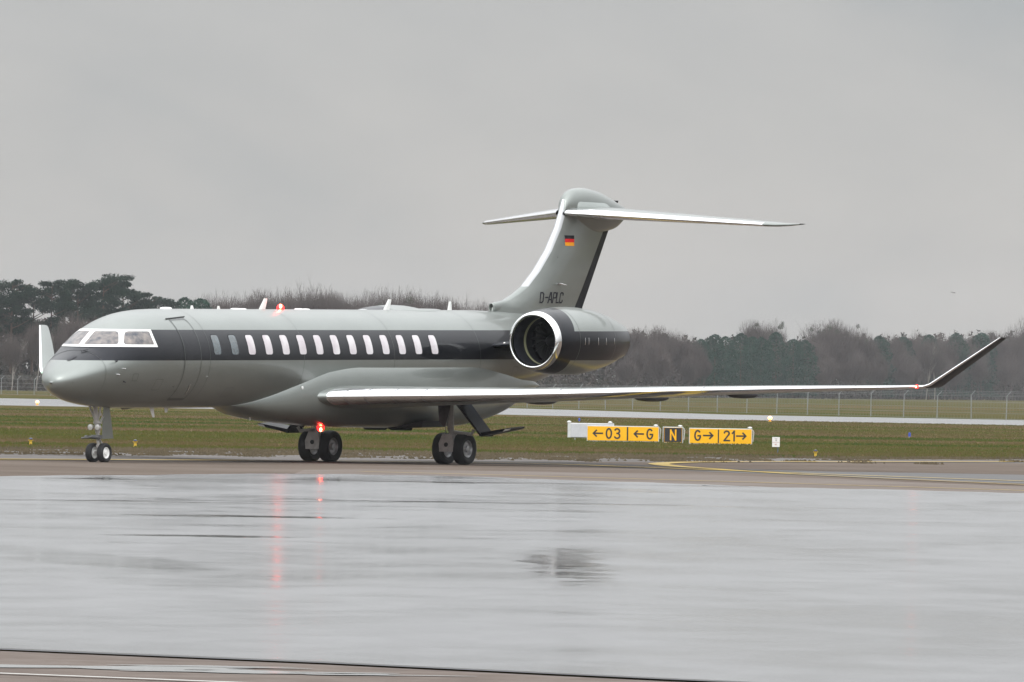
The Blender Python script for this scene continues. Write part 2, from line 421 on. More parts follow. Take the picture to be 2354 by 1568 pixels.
blade(5.0, 1.44, -.26, .22, sweep=.6); blade(5.75, 1.44, -.13, .22); blade(3.55, 1.44, -.035, .6, sweep=0, mat=DKM)
blade(10.2, 1.16, -.10, .1)
# ------------------------------------------------------------------ lifting surfaces
def af(x, t): return 5*t*(.2969*math.sqrt(max(x, 0))-.126*x-.3516*x*x+.2843*x**3-.1036*x**4)
def surf(secs, sgn, fl, fr, cam_=.0):
    """secs: (le(a,y,z), chord, t/c, twist(+ = tail down), (ny,nz)); returns rows of upper->lower loops in 3 zones"""
    rows = []
    for i, (le, c, t, tw, n) in enumerate(secs):
        l = fl[i] if isinstance(fl, list) else fl; r = fr[i] if isinstance(fr, list) else fr
        xs = [l*((k/7)**2) for k in range(8)]+[l+(r-l)*k/8 for k in range(1, 9)]+[r+(1-r)*k/4 for k in range(1, 5)]
        row = []
        for s_, X in ((1, xs[::-1]), (-1, xs[1:])):
            for x in X:
                h = s_*af(x, t)+cam_*4*x*(1-x)
                h2 = h*c - math.sin(tw)*x*c
                row.append(Vector((le[0]+x*c*math.cos(tw), sgn*(le[1]+n[0]*h2), le[2]+n[1]*h2)))
        rows.append(row)
    return rows
def emit(rows, zones, name, mat, parent, sgn, cap=None):
    V = []; F = []; idx = {}
    def g(i, j):
        if (i, j) not in idx: idx[(i, j)] = len(V); V.append(rows[i][j])
        return idx[(i, j)]
    for i in range(len(rows)-1):
        if cap == 'skip' : pass
        for (a, b) in zones:
            for j in range(a, b):
                f = (g(i, j), g(i+1, j), g(i+1, j+1), g(i, j+1)); F.append(f if sgn < 0 else f[::-1])
    if cap:
        n = len(rows)-1
        for (a, b) in zones:
            if len(zones) == 1: F.append(tuple(g(n, j) for j in range(a, b+1)))
        if len(zones) == 2:
            (a, b), (c, d) = zones
            F.append(tuple([g(n, j) for j in range(a, b+1)]+[g(n, j) for j in range(c, d+1)]))
    return mesh(name, V, F, mat, parent, True, 50)
# loop indices: 20 upper points (TE..LE index 19), lower 20..38 ; LE zone +-7, TE zones 4
Z_LE = [(12, 26)]; Z_MID = [(4, 12), (26, 34)]; Z_TE = [(0, 4), (34, 38)]; Z_ALL = [(0, 38)]
def wing(sgn):
    LE = lambda y: 11.9+(y-1.6)*.8
    zt = pchip([0, 1.6, 3, 5.6, 8.55, 11.45, 14.35, 14.84], [1.70, 1.735, 1.768, 1.832, 1.95, 2.06, 2.145, 2.169])
    ch = pchip([0, 1.6, 5.5, 8.5, 11.5, 14.3, 14.84], [6.6, 5.7, 3.95, 3.05, 2.2, 1.3, 1.1])
    secs = []
    for y in (.8, 1.25, 1.52, 2.2, 3, 4, 5.5, 7, 8.5, 10, 11.5, 13, 14.0, 14.5):
        secs.append(((LE(y), y, zt(y)), ch(y), .115-.002*y, R(1.6), (0, 1)))
    rows = surf(secs, sgn, .085, .80, .006)
    w_ = emit(rows, Z_MID, 'wing', P_PLAIN, jet, sgn)
    emit(rows[2:], Z_LE, 'leading_edge', CHROME, w_, sgn); emit(rows[:3], Z_LE, 'wing_root', P_PLAIN, w_, sgn); emit(rows, Z_TE, 'flap', P_PLAIN, w_, sgn)
    # slat gaps
    for y in (1.9, 2.35, 2.95, 3.6, 6.6, 9.8, 13.2):
        i = max(k for k in range(len(secs)) if secs[k][0][1] <= y); t = (y-secs[i][0][1])/(secs[i+1][0][1]-secs[i][0][1])
        pts = [rows[i][j].lerp(rows[i+1][j], t) for j in range(12, 27)]
        c = pts[7]+Vector((.2, 0, 0))
        m = MB(); V = []; F = []
        for p in pts:
            o = (p-c).normalized()*.004; V += [p+o+Vector((-.008, -.01, 0)), p+o+Vector((.008, .01, 0))]
        for k in range(len(pts)-1): F.append((2*k, 2*k+1, 2*k+3, 2*k+2))
        mesh('slat_gap', V, F, SEAM, w_, False)
    for y, a0, l in ((4.5, 17.6, 2.0), (7.3, 19.0, 2.1), (9.7, 20.1, 1.9)):
        z0 = zt(y)-math.sin(R(1.6))*(a0-LE(y))-.07
        V = []; F = []
        for k in range(11):
            f = k/10; r = .115*math.sqrt(max(0.0, 4*f*(1-f)))+.003
            for j in range(12):
                an = 2*math.pi*j/12; V.append((a0+l*f, sgn*y+r*.6*math.cos(an), z0+r*math.sin(an)*.9-.03*f))
        for k in range(10):
            for j in range(12): F.append((k*12+j, k*12+(j+1) % 12, (k+1)*12+(j+1) % 12, (k+1)*12+j))
        mesh('flap_fairing', V, F, DKM, w_)
    # winglet
    ws = [((LE(14.5), 14.5, zt(14.5)), ch(14.5), .086, R(1.6), (0, 1)),
          ((22.36, 14.76, 2.165), 1.08, .09, R(1.2), (-.2, .98)),
          ((22.50, 14.88, 2.22), .98, .09, R(.5), (-.62, .78))]
    ws += [((22.42+1.96*t, 14.84+1.29*t, 2.17+1.38*t), c_, .095, 0, (-.73, .683)) for t, c_ in ((.12, .92), (.35, .84), (.65, .70), (.88, .56), (.96, .50), (1.0, .40))]
    rw = surf(ws, sgn, .11, .8)
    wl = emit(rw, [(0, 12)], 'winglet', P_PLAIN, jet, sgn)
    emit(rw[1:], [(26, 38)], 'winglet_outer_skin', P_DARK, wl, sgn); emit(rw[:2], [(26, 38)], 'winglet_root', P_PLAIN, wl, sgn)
    emit(rw, Z_LE, 'leading_edge', CHROME, wl, sgn, True)
    q = Vector((LE(14.6)-.02, sgn*14.62, zt(14.6)))
    nl = MB().lathe([(-.10, .001), (-.07, .035), (0, .05), (.07, .035), (.10, .001)], q, 'x', 12)
    if sgn < 0:
        n_ = nl.build('navigation_light', RED, jet)
        MB().lathe([(-.03, .001), (-.02, .02), (0, .027), (.02, .02), (.03, .001)], q+Vector((-.09, -.02, -.005)), 'x', 10).build('bulb', HOT, n_)
        l = bpy.data.lights.new('navigation_glow', 'POINT'); l.energy = 1.5; l.color = (1, .03, .02); l.shadow_soft_size = .05
        lo = bpy.data.objects.new('navigation_lamp', l); lo.location = q+Vector((-.2, 0, -.02)); link(lo, n_)
    else: nl.build('navigation_light', mat_('green_glass', (.5, .7, .55), .2), jet)
wing(-1); wing(1)

# fin
fz = [3.75, 4.05, 4.22, 4.34, 4.46, 4.62, 4.86, 5.3, 5.9, 6.58, 7.0, 7.42]
fle = pchip([3.75, 4.22, 4.34, 4.46, 4.62, 4.86, 6.58, 7.42], [23.52, 23.55, 23.66, 24.19, 24.69, 25.25, 27.14, 27.58])
fte = lambda z_: 28.71+(z_-4.1)*.66
secs = []; fls = []; frs = []
for z_ in fz:
    c = fte(z_)-fle(z_); secs.append(((fle(z_), 0, z_), c, .46/c if z_ < 5 else (.46-(z_-5)*.03)/c, 0, (1, 0)))
    fls.append(.17/c); frs.append(1-(.56-.07*(z_-4.1))/c)
# thickness is in y for the fin
rows = surf(secs, 1, fls, frs)
for i, z_ in enumerate(fz):
    for v in rows[i]: v.z = z_
fin = emit(rows, Z_MID, 'tail_fin', P_PLAIN, jet, 1)
emit(rows, Z_TE, 'rudder', P_DARK, fin, 1)
emit(rows[6:], Z_LE, 'leading_edge', vary(mat_('satin_metal', (.5, .5, .5), .28, 1.0), (.44, .445, .45), .05, 2.0), fin, 1); emit(rows[:7], Z_LE, 'fin_root', P_PLAIN, fin, 1)
FBV = BVHTree.FromPolygons(*(lambda V, F: ([Vector(v) for v in V], F))([v for r in rows for v in r], [(i*39+j, (i+1)*39+j, (i+1)*39+j+1, i*39+j+1) for i in range(len(rows)-1) for j in range(38)]))
def finp(a, z_): return side(a, z_, FBV)
# air inlet at the fin root
V = []; F = []; N2 = 28
def oval(a, zc, w_, h, lst):
    for k in range(N2):
        an = 2*math.pi*k/N2; s_, c_ = math.sin(an), math.cos(an)
        lst.append((a, w_*math.copysign(abs(s_)**.75, s_), zc+h*math.copysign(abs(c_)**.75, c_)))
prof = [(23.75, 4.235, .055, .10), (23.50, 4.235, .06, .105), (23.485, 4.235, .075, .12), (23.50, 4.235, .09, .135), (23.7, 4.24, .12, .155), (24.2, 4.26, .16, .20), (24.9, 4.28, .2, .30), (25.6, 4.2, .2, .35), (26.5, 4.1, .15, .3)]
for p in prof: oval(*p, V)
for i in range(len(prof)-1):
    for k in range(N2): F.append((i*N2+k, (i+1)*N2+k, (i+1)*N2+(k+1) % N2, i*N2+(k+1) % N2))
inl = mesh('air_inlet', V, F, P_PLAIN, jet)
V = []; oval(23.66, 4.235, .056, .10, V); mesh('inlet_opening', V, [tuple(range(N2))], BLACK, inl)
# bullet fairing
bt = pchip([27.5, 27.58, 27.72, 27.97, 28.25, 28.55, 29.3, 30.28, 31.0, 31.45], [7.05, 7.38, 7.56, 7.70, 7.755, 7.775, 7.71, 7.485, 7.28, 7.15])
bb = pchip([27.5, 27.72, 28.2, 29.4, 30.44, 31.14, 31.45], [7.0, 6.9, 6.68, 6.46, 6.56, 6.84, 7.10])
bw = pchip([27.5, 27.72, 28.1, 28.7, 29.5, 30.5, 31.2, 31.45], [.10, .2, .29, .36, .36, .25, .1, .02])
V = []; F = []; bs = [27.5, 27.53, 27.58, 27.65, 27.75, 27.9]+[28.0+.125*i for i in range(27)]+[31.41, 31.45]
for a in bs:
    t, b, ww = bt(a), bb(a), bw(a); c = (t+b)/2+.05*(t-b)
    for k in range(40):
        an = 2*math.pi*k/40; s_, c_ = math.sin(an), math.cos(an)
        V.append((a, ww*math.copysign(abs(s_)**.9, s_), c+(t-c if c_ > 0 else c-b)*c_))
for i in range(len(bs)-1):
    for k in range(40): F.append((i*40+k, (i+1)*40+k, (i+1)*40+(k+1) % 40, i*40+(k+1) % 40))
F.append(tuple(range(40)))
bul = mesh('bullet_fairing', V, F, P_PLAIN, jet)
BB = BVHTree.FromPolygons([Vector(v) for v in V], F)
def bulp(a, z_): return side(a, z_, BB)
P_LT = mat_('pale_composite', (.40, .43, .415), .35, 0, .3)
patch('access_panel', roundpoly([(28.0, 7.36), (29.55, 7.33), (29.85, 7.2), (29.8, 7.10), (28.2, 7.06), (27.98, 7.12)], .12), bulp, P_LT, bul, off=.004, n=48, rings=5)
# tailplane
def tailplane(sgn):
    s_ = [((27.45, .15, 7.02), 3.45, .10, R(-2.5), (0, 1)), ((27.62, .38, 7.005), 3.30, .10, R(-2.5), (0, 1)),
          ((29.32, 2.5, 6.88), 2.42, .10, R(-2.5), (0, 1)), ((31.12, 4.74, 6.745), 1.42, .10, R(-2.5), (0, 1)),
          ((31.42, 4.97, 6.735), 1.22, .095, R(-2.2), (0, 1)), ((31.90, 5.18, 6.745), .83, .09, R(-2), (0, 1)), ((32.36, 5.30, 6.77), .42, .08, R(-1), (0, 1))]
    rows = surf(s_, sgn, .11, .72)
    h = emit(rows, Z_MID, 'tailplane', P_PLAIN, jet, sgn); emit(rows, Z_TE, 'elevator', P_PLAIN, h, sgn)
    emit(rows[:4], Z_LE, 'leading_edge', CHROME, h, sgn); emit(rows[3:], Z_LE, 'tip_cap', P_PLAIN, h, sgn)
tailplane(-1); tailplane(1)

# flag and registration on the fin
def flat_on(name, pts, proj, mat, parent, off):
    V = []; F = []
    for k, poly in enumerate(pts):
        n = len(V)
        for p in poly: h, nn = proj(*p); V.append(h+nn*off)
        F.append(tuple(range(n, n+len(poly))))
    return mesh(name, V, F, mat, parent, False)
flag = None
for k, cc in enumerate(((.008, .008, .012), (.55, .012, .015), (.75, .30, .012))):
    z1 = 6.365-.102*k; m = mat_('flag_%d' % k, cc, .5, 0, 0, .2)
    rows_ = [[(27.40+.515*i/4, z1), (27.40+.515*(i+1)/4, z1), (27.40+.515*(i+1)/4+.006, z1-.102), (27.40+.515*i/4+.006, z1-.102)] for i in range(4)]
    o = flat_on('flag' if k == 0 else 'flag_stripe', rows_, finp, m, fin if k == 0 else fin, .006)
INK = mat_('registration_ink', (.012, .013, .02), .5, 0, 0, .2)
def stroke(pts, w_):        # mitred polyline -> quads (2D)
    Q = []
    for i in range(len(pts)-1):
        a, b = Vector(pts[i]), Vector(pts[i+1]); d = (b-a).normalized(); n = Vector((-d.y, d.x))*w_/2; e = d*w_/2
        Q.append([tuple(a-e+n), tuple(b+e+n), tuple(b+e-n), tuple(a-e-n)])
    return Q
GL = {'D': [[(0, 0), (0, 1), (.28, 1), (.42, .84), (.42, .16), (.28, 0), (0, 0)]], '-': [[(.05, .52), (.4, .52)]],
      'A': [[(0, 0), (.17, 1), (.27, 1), (.44, 0)], [(.08, .3), (.36, .3)]],
      'P': [[(0, 0), (0, 1), (.32, 1), (.42, .9), (.42, .58), (.32, .48), (0, .48)]], 'L': [[(0, 1), (0, 0), (.36, 0)]],
      'C': [[(.42, .78), (.42, .9), (.32, 1), (.1, 1), (0, .9), (0, .1), (.1, 0), (.32, 0), (.42, .1), (.42, .22)]]}
Q = []; x = 0
sz, slant = .285, .032
for chh, x0_, xs_ in zip('D-APLC', (0, .29, .50, .79, 1.02, 1.23), (.42, .40, .52, .42, .40, .42)):
    for pl in GL[chh]:
        for q4 in stroke(pl, .145): Q.append([(25.93+x0_+p[0]*xs_+p[1]*slant, 4.395+p[1]*sz) for p in q4])
# keep tiny height differences so that strokes never share a plane
V = []; F = []
for k, poly in enumerate(Q):
    n = len(V)
    for p in poly:
        h, nn = finp(*p); V.append(h+nn*(.006+.0004*(k % 7)))
    F.append((n, n+1, n+2, n+3))
mesh('registration_lettering', V, F, INK, fin, False)
q, n_ = finp(27.0, 4.93)
MB().tube([q, q+n_*.08], .03, 10).tube([q+n_*.08+Vector((-.18, 0, .01)), q+n_*.08+Vector((0, 0, .02)), q+n_*.10+Vector((.32, 0, -.02))], [.02, .028, .008], 8).build('fin_antenna', CHROME, fin)
q, n_ = finp(26.98, 5.72); MB().lathe([(0, .02), (-.006, .001)], q+n_*.003, 'y', 10).build('static_port', BLACK, fin)

# ------------------------------------------------------------------ engines
def engine(sgn):
    yc, zc = sgn*2.9, 3.305
    ctr = (0, yc, zc)
    out = [(21.10, .852), (21.4, .905), (21.8, .945), (22.3, .972), (22.8, .98), (23.3, .965), (23.8, .92), (24.3, .85), (24.8, .75), (25.2, .655), (25.5, .57), (25.62, .545), (25.62, .52), (25.2, .50)]
    nac = MB().lathe(out, ctr, 'x', 72).build('engine_nacelle', P_NAC, jet, auto=40)
    lip = [(21.10, .853), (21.03, .84), (20.96, .815), (20.92, .785), (20.905, .755), (20.915, .73), (20.95, .71), (21.03, .70)]
    MB().lathe(lip, ctr, 'x', 72).build('inlet_lip', LIP, nac)
    MB().lathe([(21.03, .699), (21.2, .69), (21.5, .70), (22.1, .705)], ctr, 'x', 72).build('inlet_duct', mat_('duct_liner', (.012, .013, .018), .45), nac)
    MB().lathe([(21.60, .692), (21.63, .683), (21.70, .683), (21.73, .692)], ctr, 'x', 72).build('inlet_ring', mat_('liner', (.34, .34, .20), .4), nac)
    # fan
    m = MB(); N = 20
    for k in range(N):
        a0 = 2*math.pi*k/N
        rws = []
        for r, da, dx, wd in ((.2, 0, 0, .10), (.42, .10, .05, .07), (.69, .22, .12, .045)):
            for e in (-1, 1):
                an = a0+da+e*wd; rws.append(Vector((22.02+dx*.3-e*.06, yc+r*math.sin(an), zc+r*math.cos(an))))
        m.add(rws, [(0, 1, 3, 2), (2, 3, 5, 4)])
    m.build('fan', mat_('fan_blade', (.008, .008, .009), .6, 0, 0, .2), nac)
    MB().lathe([(22.25, .70), (22.26, .0)], ctr, 'x', 48).build('fan_backing', BLACK, nac)
    MB().lathe([(21.72, .001), (21.76, .05), (21.9, .15), (22.08, .2)], ctr, 'x', 32).build('spinner', mat_('spinner', (.015, .015, .017), .4), nac)
    MB().lathe([(25.2, .498), (25.15, .3), (25.7, .22), (26.1, .12), (26.25, .005)], ctr, 'x', 40).build('exhaust_cone', DKM, nac)
    # tail band and seams on the nacelle
    for a, r0, r1 in ((22.0, .958, .958), (24.2, .869, .869)):
        pr = pchip([p[0] for p in out[:12]], [p[1] for p in out[:12]])
        MB().lathe([(a-.008, pr(a-.008)+.003), (a+.008, pr(a+.008)+.003)], ctr, 'x', 72).build('cowl_seam', SEAM, nac)
    for a in (22.25, 22.45, 23.0, 23.5, 24.1):
        r = pchip([p[0] for p in out[:12]], [p[1] for p in out[:12]])(a)+.004; V = []
        for k in range(5):
            an = sgn*(R(90)+R(3)*(k-2)-R(0)); V += [(a-.012, yc+r*math.sin(an), zc+r*math.cos(an)), (a+.012, yc+r*math.sin(an), zc+r*math.cos(an))]
        mesh('cowl_latch', V, [(2*k, 2*k+1, 2*k+3, 2*k+2) for k in range(4)], CHROME, nac, False)
    for a in (22.9, 23.6, 23.8):
        MB().tube([(a, yc+sgn*.1, zc-pr(a)+.01), (a+.03, yc+sgn*.1, zc-pr(a)-.06)], .012, 6).build('drain_mast', DKM, nac)
    # pylon
    ps = [((21.3, 1.0, 3.12), 4.2, .06, R(-1), (0, 1)), ((21.35, 1.5, 3.16), 4.0, .06, R(-1), (0, 1)), ((21.5, 2.2, 3.24), 3.6, .06, 0, (0, 1))]
    rw = surf(ps, sgn, .05, .85)
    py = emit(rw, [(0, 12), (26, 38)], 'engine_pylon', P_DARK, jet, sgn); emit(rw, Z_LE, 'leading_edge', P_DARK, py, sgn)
engine(-1); engine(1)
# two small lamps beside the pylon
for (a, y_, z_) in ((22.0, -1.62, 3.22), (22.1, -1.85, 3.27)):
    MB().lathe([(-.035, .001), (-.025, .025), (0, .035), (.02, .03)], (a-.5, y_, z_), 'x', 10).build('pylon_lamp', mat_('lamp_white', (.9, .85, .8), .2, emit=(1, .9, .8), es=.6), jet)

# ------------------------------------------------------------------ landing gear
def zg(a): return -a*math.tan(PP)
def wheel(a, y, r, wd, sgn, rimmat, rr, nm='wheel'):
    c = (a, y, zg(a)+r-.006)
    t = [(-wd*.30, rr), (-wd*.46, r*.72), (-wd*.5, r*.84), (-wd*.44, r*.94), (-wd*.28, r*.99), (-wd*.1, r), (wd*.1, r), (wd*.28, r*.99), (wd*.44, r*.94), (wd*.5, r*.84), (wd*.46, r*.72), (wd*.30, rr)]
    W = MB().lathe(t, c, 'y', 48).build(nm, BLACK, jet, auto=None)
    m = MB()
    for s_ in (-1, 1):
        m.lathe([(s_*wd*.31, rr+.012), (s_*wd*.36, rr), (s_*wd*.30, rr*.88), (s_*wd*.20, rr*.80), (s_*wd*.20, rr*.42), (s_*wd*.34, rr*.36), (s_*wd*.36, rr*.2), (s_*wd*.36, .001)], c, 'y', 40)
    m.build('rim', rimmat, W)
for sgn in (-1, 1):
    wheel(17.70, sgn*1.90, .455, .36, sgn, RIM, .24, 'main_wheel'); wheel(17.70, sgn*2.55, .455, .36, sgn, RIM, .24, 'main_wheel')
    wheel(2.43, sgn*.185, .268, .19, sgn, WHITEP, .15, 'nose_wheel')
    ax = zg(17.7)+.45; yc = sgn*2.22
    m = MB()
    m.tube([(17.45, yc, 1.75), (17.5, yc, .75)], .095, 16)
    m.tube([(17.5, yc, .80), (17.55, yc, ax+.12)], .065, 14)
    m.poly([(17.30, yc-.16, .66), (17.30, yc+.16, .66), (17.24, yc+.24, .40), (17.24, yc+.22, .16), (17.24, yc-.22, .16), (17.24, yc-.24, .40)], (.18, 0, 0))
    m.tube([(17.62, yc-.42, ax), (17.62, yc+.42, ax)], .07, 14)
    m.tube([(17.45, yc, 1.5), (18.3, yc-sgn*.5, 1.2)], .04, 10)
    m.tube([(17.55, yc, .75), (17.95, yc, .55), (17.70, yc, ax+.1)], .035, 8)
    for d in (-.09, .09): m.tube([(17.36, yc+d, 1.6), (17.36, yc+d*.9, .7)], .014, 6)
    st_ = m.build('main_gear_leg', GEAR, jet)
    MB().lathe([(-.004, .001), (-.003, .062), (.03, .065)], (17.235, yc, .36), 'x', 16).build('axle_hole', BLACK, st_)
    MB().poly([(17.33, yc-.10, 1.55), (17.33, yc+.34, 1.60), (17.33, yc+.28, .98), (17.33, yc+.10, .86)], (.03, 0, 0)).build('hydraulic_bracket', vary(mat_('grey_bracket', (.1, .1, .1), .5), (.07, .072, .078), .3, 5), st_)
    # leg doors
    o = sgn
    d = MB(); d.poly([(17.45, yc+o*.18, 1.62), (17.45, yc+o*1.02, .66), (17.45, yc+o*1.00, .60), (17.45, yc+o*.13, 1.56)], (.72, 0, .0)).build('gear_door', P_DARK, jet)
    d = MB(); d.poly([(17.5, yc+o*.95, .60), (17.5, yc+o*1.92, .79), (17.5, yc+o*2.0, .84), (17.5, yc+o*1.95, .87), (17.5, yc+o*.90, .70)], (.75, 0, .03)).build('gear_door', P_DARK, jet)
    MB().poly([(17.48, yc+o*1.72, .755), (17.48, yc+o*1.93, .80), (17.48, yc+o*1.99, .845), (17.48, yc+o*1.80, .83)], (.015, 0, 0)).build('door_tip', WHITEP, KIDS(jet)[-1])
    MB().tube([(17.5, yc+o*.1, .72), (17.6, yc+o*.62, .66), (17.6, yc+o*.70, .78)], .05, 8).build('door_link', GEAR, st_)
    # inner wheel-well door
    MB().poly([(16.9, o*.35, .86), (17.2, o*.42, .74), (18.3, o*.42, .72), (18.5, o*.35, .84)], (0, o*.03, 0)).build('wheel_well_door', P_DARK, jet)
V = []
wellm = MB().poly([(17.1, -1.55, 1.02), (17.1, -.5, .835), (17.1, -.5, .80), (17.1, -1.5, .84)], (1.3, 0, 0)).build('wheel_well', BLACK, jet)
# nose gear
m = MB()
m.tube([(2.20, 0, 1.62), (2.38, 0, .78)], .07, 14); m.tube([(2.38, 0, .80), (2.43, 0, .26)], .045, 12)
m.tube([(2.43, -.18, zg(2.4)+.268), (2.43, .18, zg(2.4)+.268)], .04, 10)
m.tube([(2.22, -.20, 1.56), (2.35, 0, .98)], .03, 8); m.tube([(2.22, .20, 1.56), (2.35, 0, .98)], .03, 8)
m.tube([(2.12, -.12, 1.54), (2.33, -.02, 1.1)], .022, 8); m.tube([(2.9, 0, 1.5), (2.40, 0, .95)], .03, 8)
m.box((2.33, 0, 1.28), (.12, .26, .10), bev=.02); m.box((2.36, 0, 1.05), (.16, .20, .08), bev=.02); m.box((2.43, 0, .40), (.12, .12, .12), bev=.02)
m.tube([(2.45, 0, .62), (2.62, 0, .45), (2.47, 0, .30)], .028, 8)
ng = m.build('nose_gear_leg', GEAR, jet)
m = MB(); m.tube([(2.30, -.15, .66), (2.30, .15, .66)], .055, 12).box((2.24, .24, .66), (.16, .12, .09), bev=.02).box((2.38, 0, .66), (.2, .22, .12), bev=.03); m.tube([(2.2, .1, .66), (2.12, .36, .63)], .025, 8)
m.build('steering_unit', vary(mat_('grey_steel', (.14, .14, .14), .4, .5), (.13, .13, .135), .4, 10), ng)
MB().poly([(2.62, -.04, 1.48), (2.62, .0, .60), (3.18, .0, .62), (2.9, -.04, 1.5)], (0, .025, 0)).build('nose_gear_door', P_PLAIN, jet)
for y_ in (-.115, .115):
    l_ = MB().lathe([(2.27, .07), (2.2, .085), (2.17, .085)], (0, y_, .93), 'x', 20).build('taxi_light', GEAR, jet)
    MB().lathe([(2.172, .078), (2.165, .05), (2.163, .001)], (0, y_, .93), 'x', 20).build('lens', mat_('lens', (.6, .6, .58), .15, .3, .6), l_)
#@@SETTING
# ------------------------------------------------------------------ ground sheets
rnd = random.Random(7)
def ground_mat(name, cols, rough=.85, spec=.3, scale=.5, bump=.3, stretch=(1, 1, 1), fine=14.0, lo=.32, hi=.68):
    m = mat_(name, cols[0], rough, 0, 0, spec); nt = m.node_tree; b = nt.nodes['Principled BSDF']
    tcn = NN(nt, 'ShaderNodeTexCoord').outputs['Object']; v = mapping(nt, tcn, stretch)
    f1 = noise(nt, v, scale, 6, .6, .3); f2 = noise(nt, v, scale*fine, 4, .6)
    f = math_(nt, 'ADD', math_(nt, 'MULTIPLY', f1, .7), math_(nt, 'MULTIPLY', f2, .3))
    n = len(cols); c = ramp(nt, [(lo+(hi-lo)*i/(n-1), cc) for i, cc in enumerate(cols)], f)
    nt.links.new(c, b.inputs['Base Color'])
    bn = NN(nt, 'ShaderNodeBump'); bn.inputs['Strength'].default_value = bump; bn.inputs['Distance'].default_value = .02
    nt.links.new(f2, bn.inputs['Height']); nt.links.new(bn.outputs[0], b.inputs['Normal'])
    return m
M_GRASS = ground_mat('grass_soil', [(.032, .046, .011), (.060, .060, .016), (.082, .062, .028), (.115, .078, .048)], 1.0, .0, .034, .3, (.35, 1, 1), 8, .41, .60)
M_BLADE = ground_mat('grass_blades', [(.034, .052, .011), (.064, .068, .017), (.079, .063, .027), (.110, .076, .045)], 1.0, .0, .034, 0, (.35, 1, 1), 8, .41, .60)
M_TAXI = ground_mat('taxiway_asphalt', [(.082, .063, .051), (.108, .086, .070), (.132, .108, .092)], .95, .05, .12, .2)
M_CONC = ground_mat('shoulder_concrete', [(.085, .076, .070), (.125, .115, .108), (.165, .157, .152)], .95, .03, .2, .2)
M_GREY = ground_mat('grey_asphalt', [(.085, .083, .081), (.105, .102, .10)], .8, .2, .15, .2)
M_RUB = ground_mat('rubber_marks', [(.030, .025, .022), (.060, .050, .043)], .8, .2, .25, .2)
M_YEL = ground_mat('yellow_paint', [(.25, .17, .03), (.38, .26, .035)], .6, .3, 1.0, .1)
M_WHT = ground_mat('white_line', [(.38, .38, .36), (.5, .5, .48)], .6, .3, 1.0, .1)
def wetmat(name, base, r0, r1, puddle=True):
    m = mat_(name, base, .2, 0, 0, .5); nt = m.node_tree; b = nt.nodes['Principled BSDF']; b.inputs['IOR'].default_value = 1.9; b.distribution = 'MULTI_GGX'
    tcn = NN(nt, 'ShaderNodeTexCoord').outputs['Object']
    f1 = noise(nt, mapping(nt, tcn, (1, .35, 1), rot=(0, 0, .12)), .16, 6, .6, .8)
    f2 = noise(nt, mapping(nt, tcn, (1, .5, 1), (5, 9, 0)), .7, 5, .6, .5)
    f = math_(nt, 'ADD', math_(nt, 'MULTIPLY', f1, .65), math_(nt, 'MULTIPLY', f2, .35))
    r = NN(nt, 'ShaderNodeMapRange'); nt.links.new(f, r.inputs[0])
    r.inputs[1].default_value = .36; r.inputs[2].default_value = .60; r.inputs[3].default_value = r0; r.inputs[4].default_value = r1
    rr = r.outputs[0]
    if puddle:
        # standing water: long shallow puddles and two dips
        p1 = noise(nt, mapping(nt, tcn, (1, .22, 1), (2, 3, 0), (0, 0, -.05)), .11, 6, .62, .6)
        pm = ramp(nt, [(.60, (0, 0, 0)), (.66, (1, 1, 1))], p1)
        sp = NN(nt, 'ShaderNodeSeparateXYZ'); nt.links.new(tcn, sp.inputs[0])
        tot = pm
        wob = math_(nt, 'MULTIPLY', math_(nt, 'SUBTRACT', noise(nt, mapping(nt, tcn, (1, .42, 1)), .9, 6, .68, .5), .5), 6.5)
        for (cx, cy, rx, ry) in ((.75, 130, .55, 13), (-1.0, 236.5, 3.6, 2.0), (1.4, 197.3, 7.5, 1.1), (-8.6, 190.5, 5.5, .9), (-9.2, 231.5, 1.8, 1.6), (-4.4, 150, 1.5, 1.4), (-4.2, 172, 2.6, 1.2), (4.6, 236, 1.6, 1.2)):
            dx = math_(nt, 'DIVIDE', math_(nt, 'SUBTRACT', sp.outputs[0], cx), rx); dy = math_(nt, 'DIVIDE', math_(nt, 'SUBTRACT', sp.outputs[1], cy), ry)
            d = math_(nt, 'ADD', math_(nt, 'ADD', math_(nt, 'MULTIPLY', dx, dx), math_(nt, 'MULTIPLY', dy, dy)), wob if ry > 5 else math_(nt, 'MULTIPLY', wob, .45))
            g = math_(nt, 'SUBTRACT', 1.15, d, clamp=True)
            tot = math_(nt, 'MAXIMUM', tot, math_(nt, 'MULTIPLY', g, .9))
        rr = math_(nt, 'MULTIPLY', rr, math_(nt, 'SUBTRACT', 1.0, math_(nt, 'MULTIPLY', tot, .80)))
    f3 = noise(nt, mapping(nt, tcn, (1, .6, 1), (7, 2, 0)), 3.1, 5, .6)
    rr = math_(nt, 'ADD', rr, math_(nt, 'MULTIPLY', math_(nt, 'SUBTRACT', f3, .5), .09), clamp=True)
    nt.links.new(rr, b.inputs['Roughness'])
    bn = NN(nt, 'ShaderNodeBump'); bn.inputs['Strength'].default_value = .5; bn.inputs['Distance'].default_value = .0035
    nt.links.new(noise(nt, mapping(nt, tcn, (1, .55, 1), (1, 8, 0)), .9, 5, .55), bn.inputs['Height']); nt.links.new(bn.outputs[0], b.inputs['Normal'])
    c = ramp(nt, [(.3, tuple(x*.8 for x in base)), (.7, tuple(x*1.2 for x in base))], f2); nt.links.new(c, b.inputs['Base Color'])
    return m
M_WET = wetmat('wet_apron', (.09, .09, .092), .095, .24)
M_RWY = wetmat('wet_runway', (  .09, .088, .088), .12, .22, False)

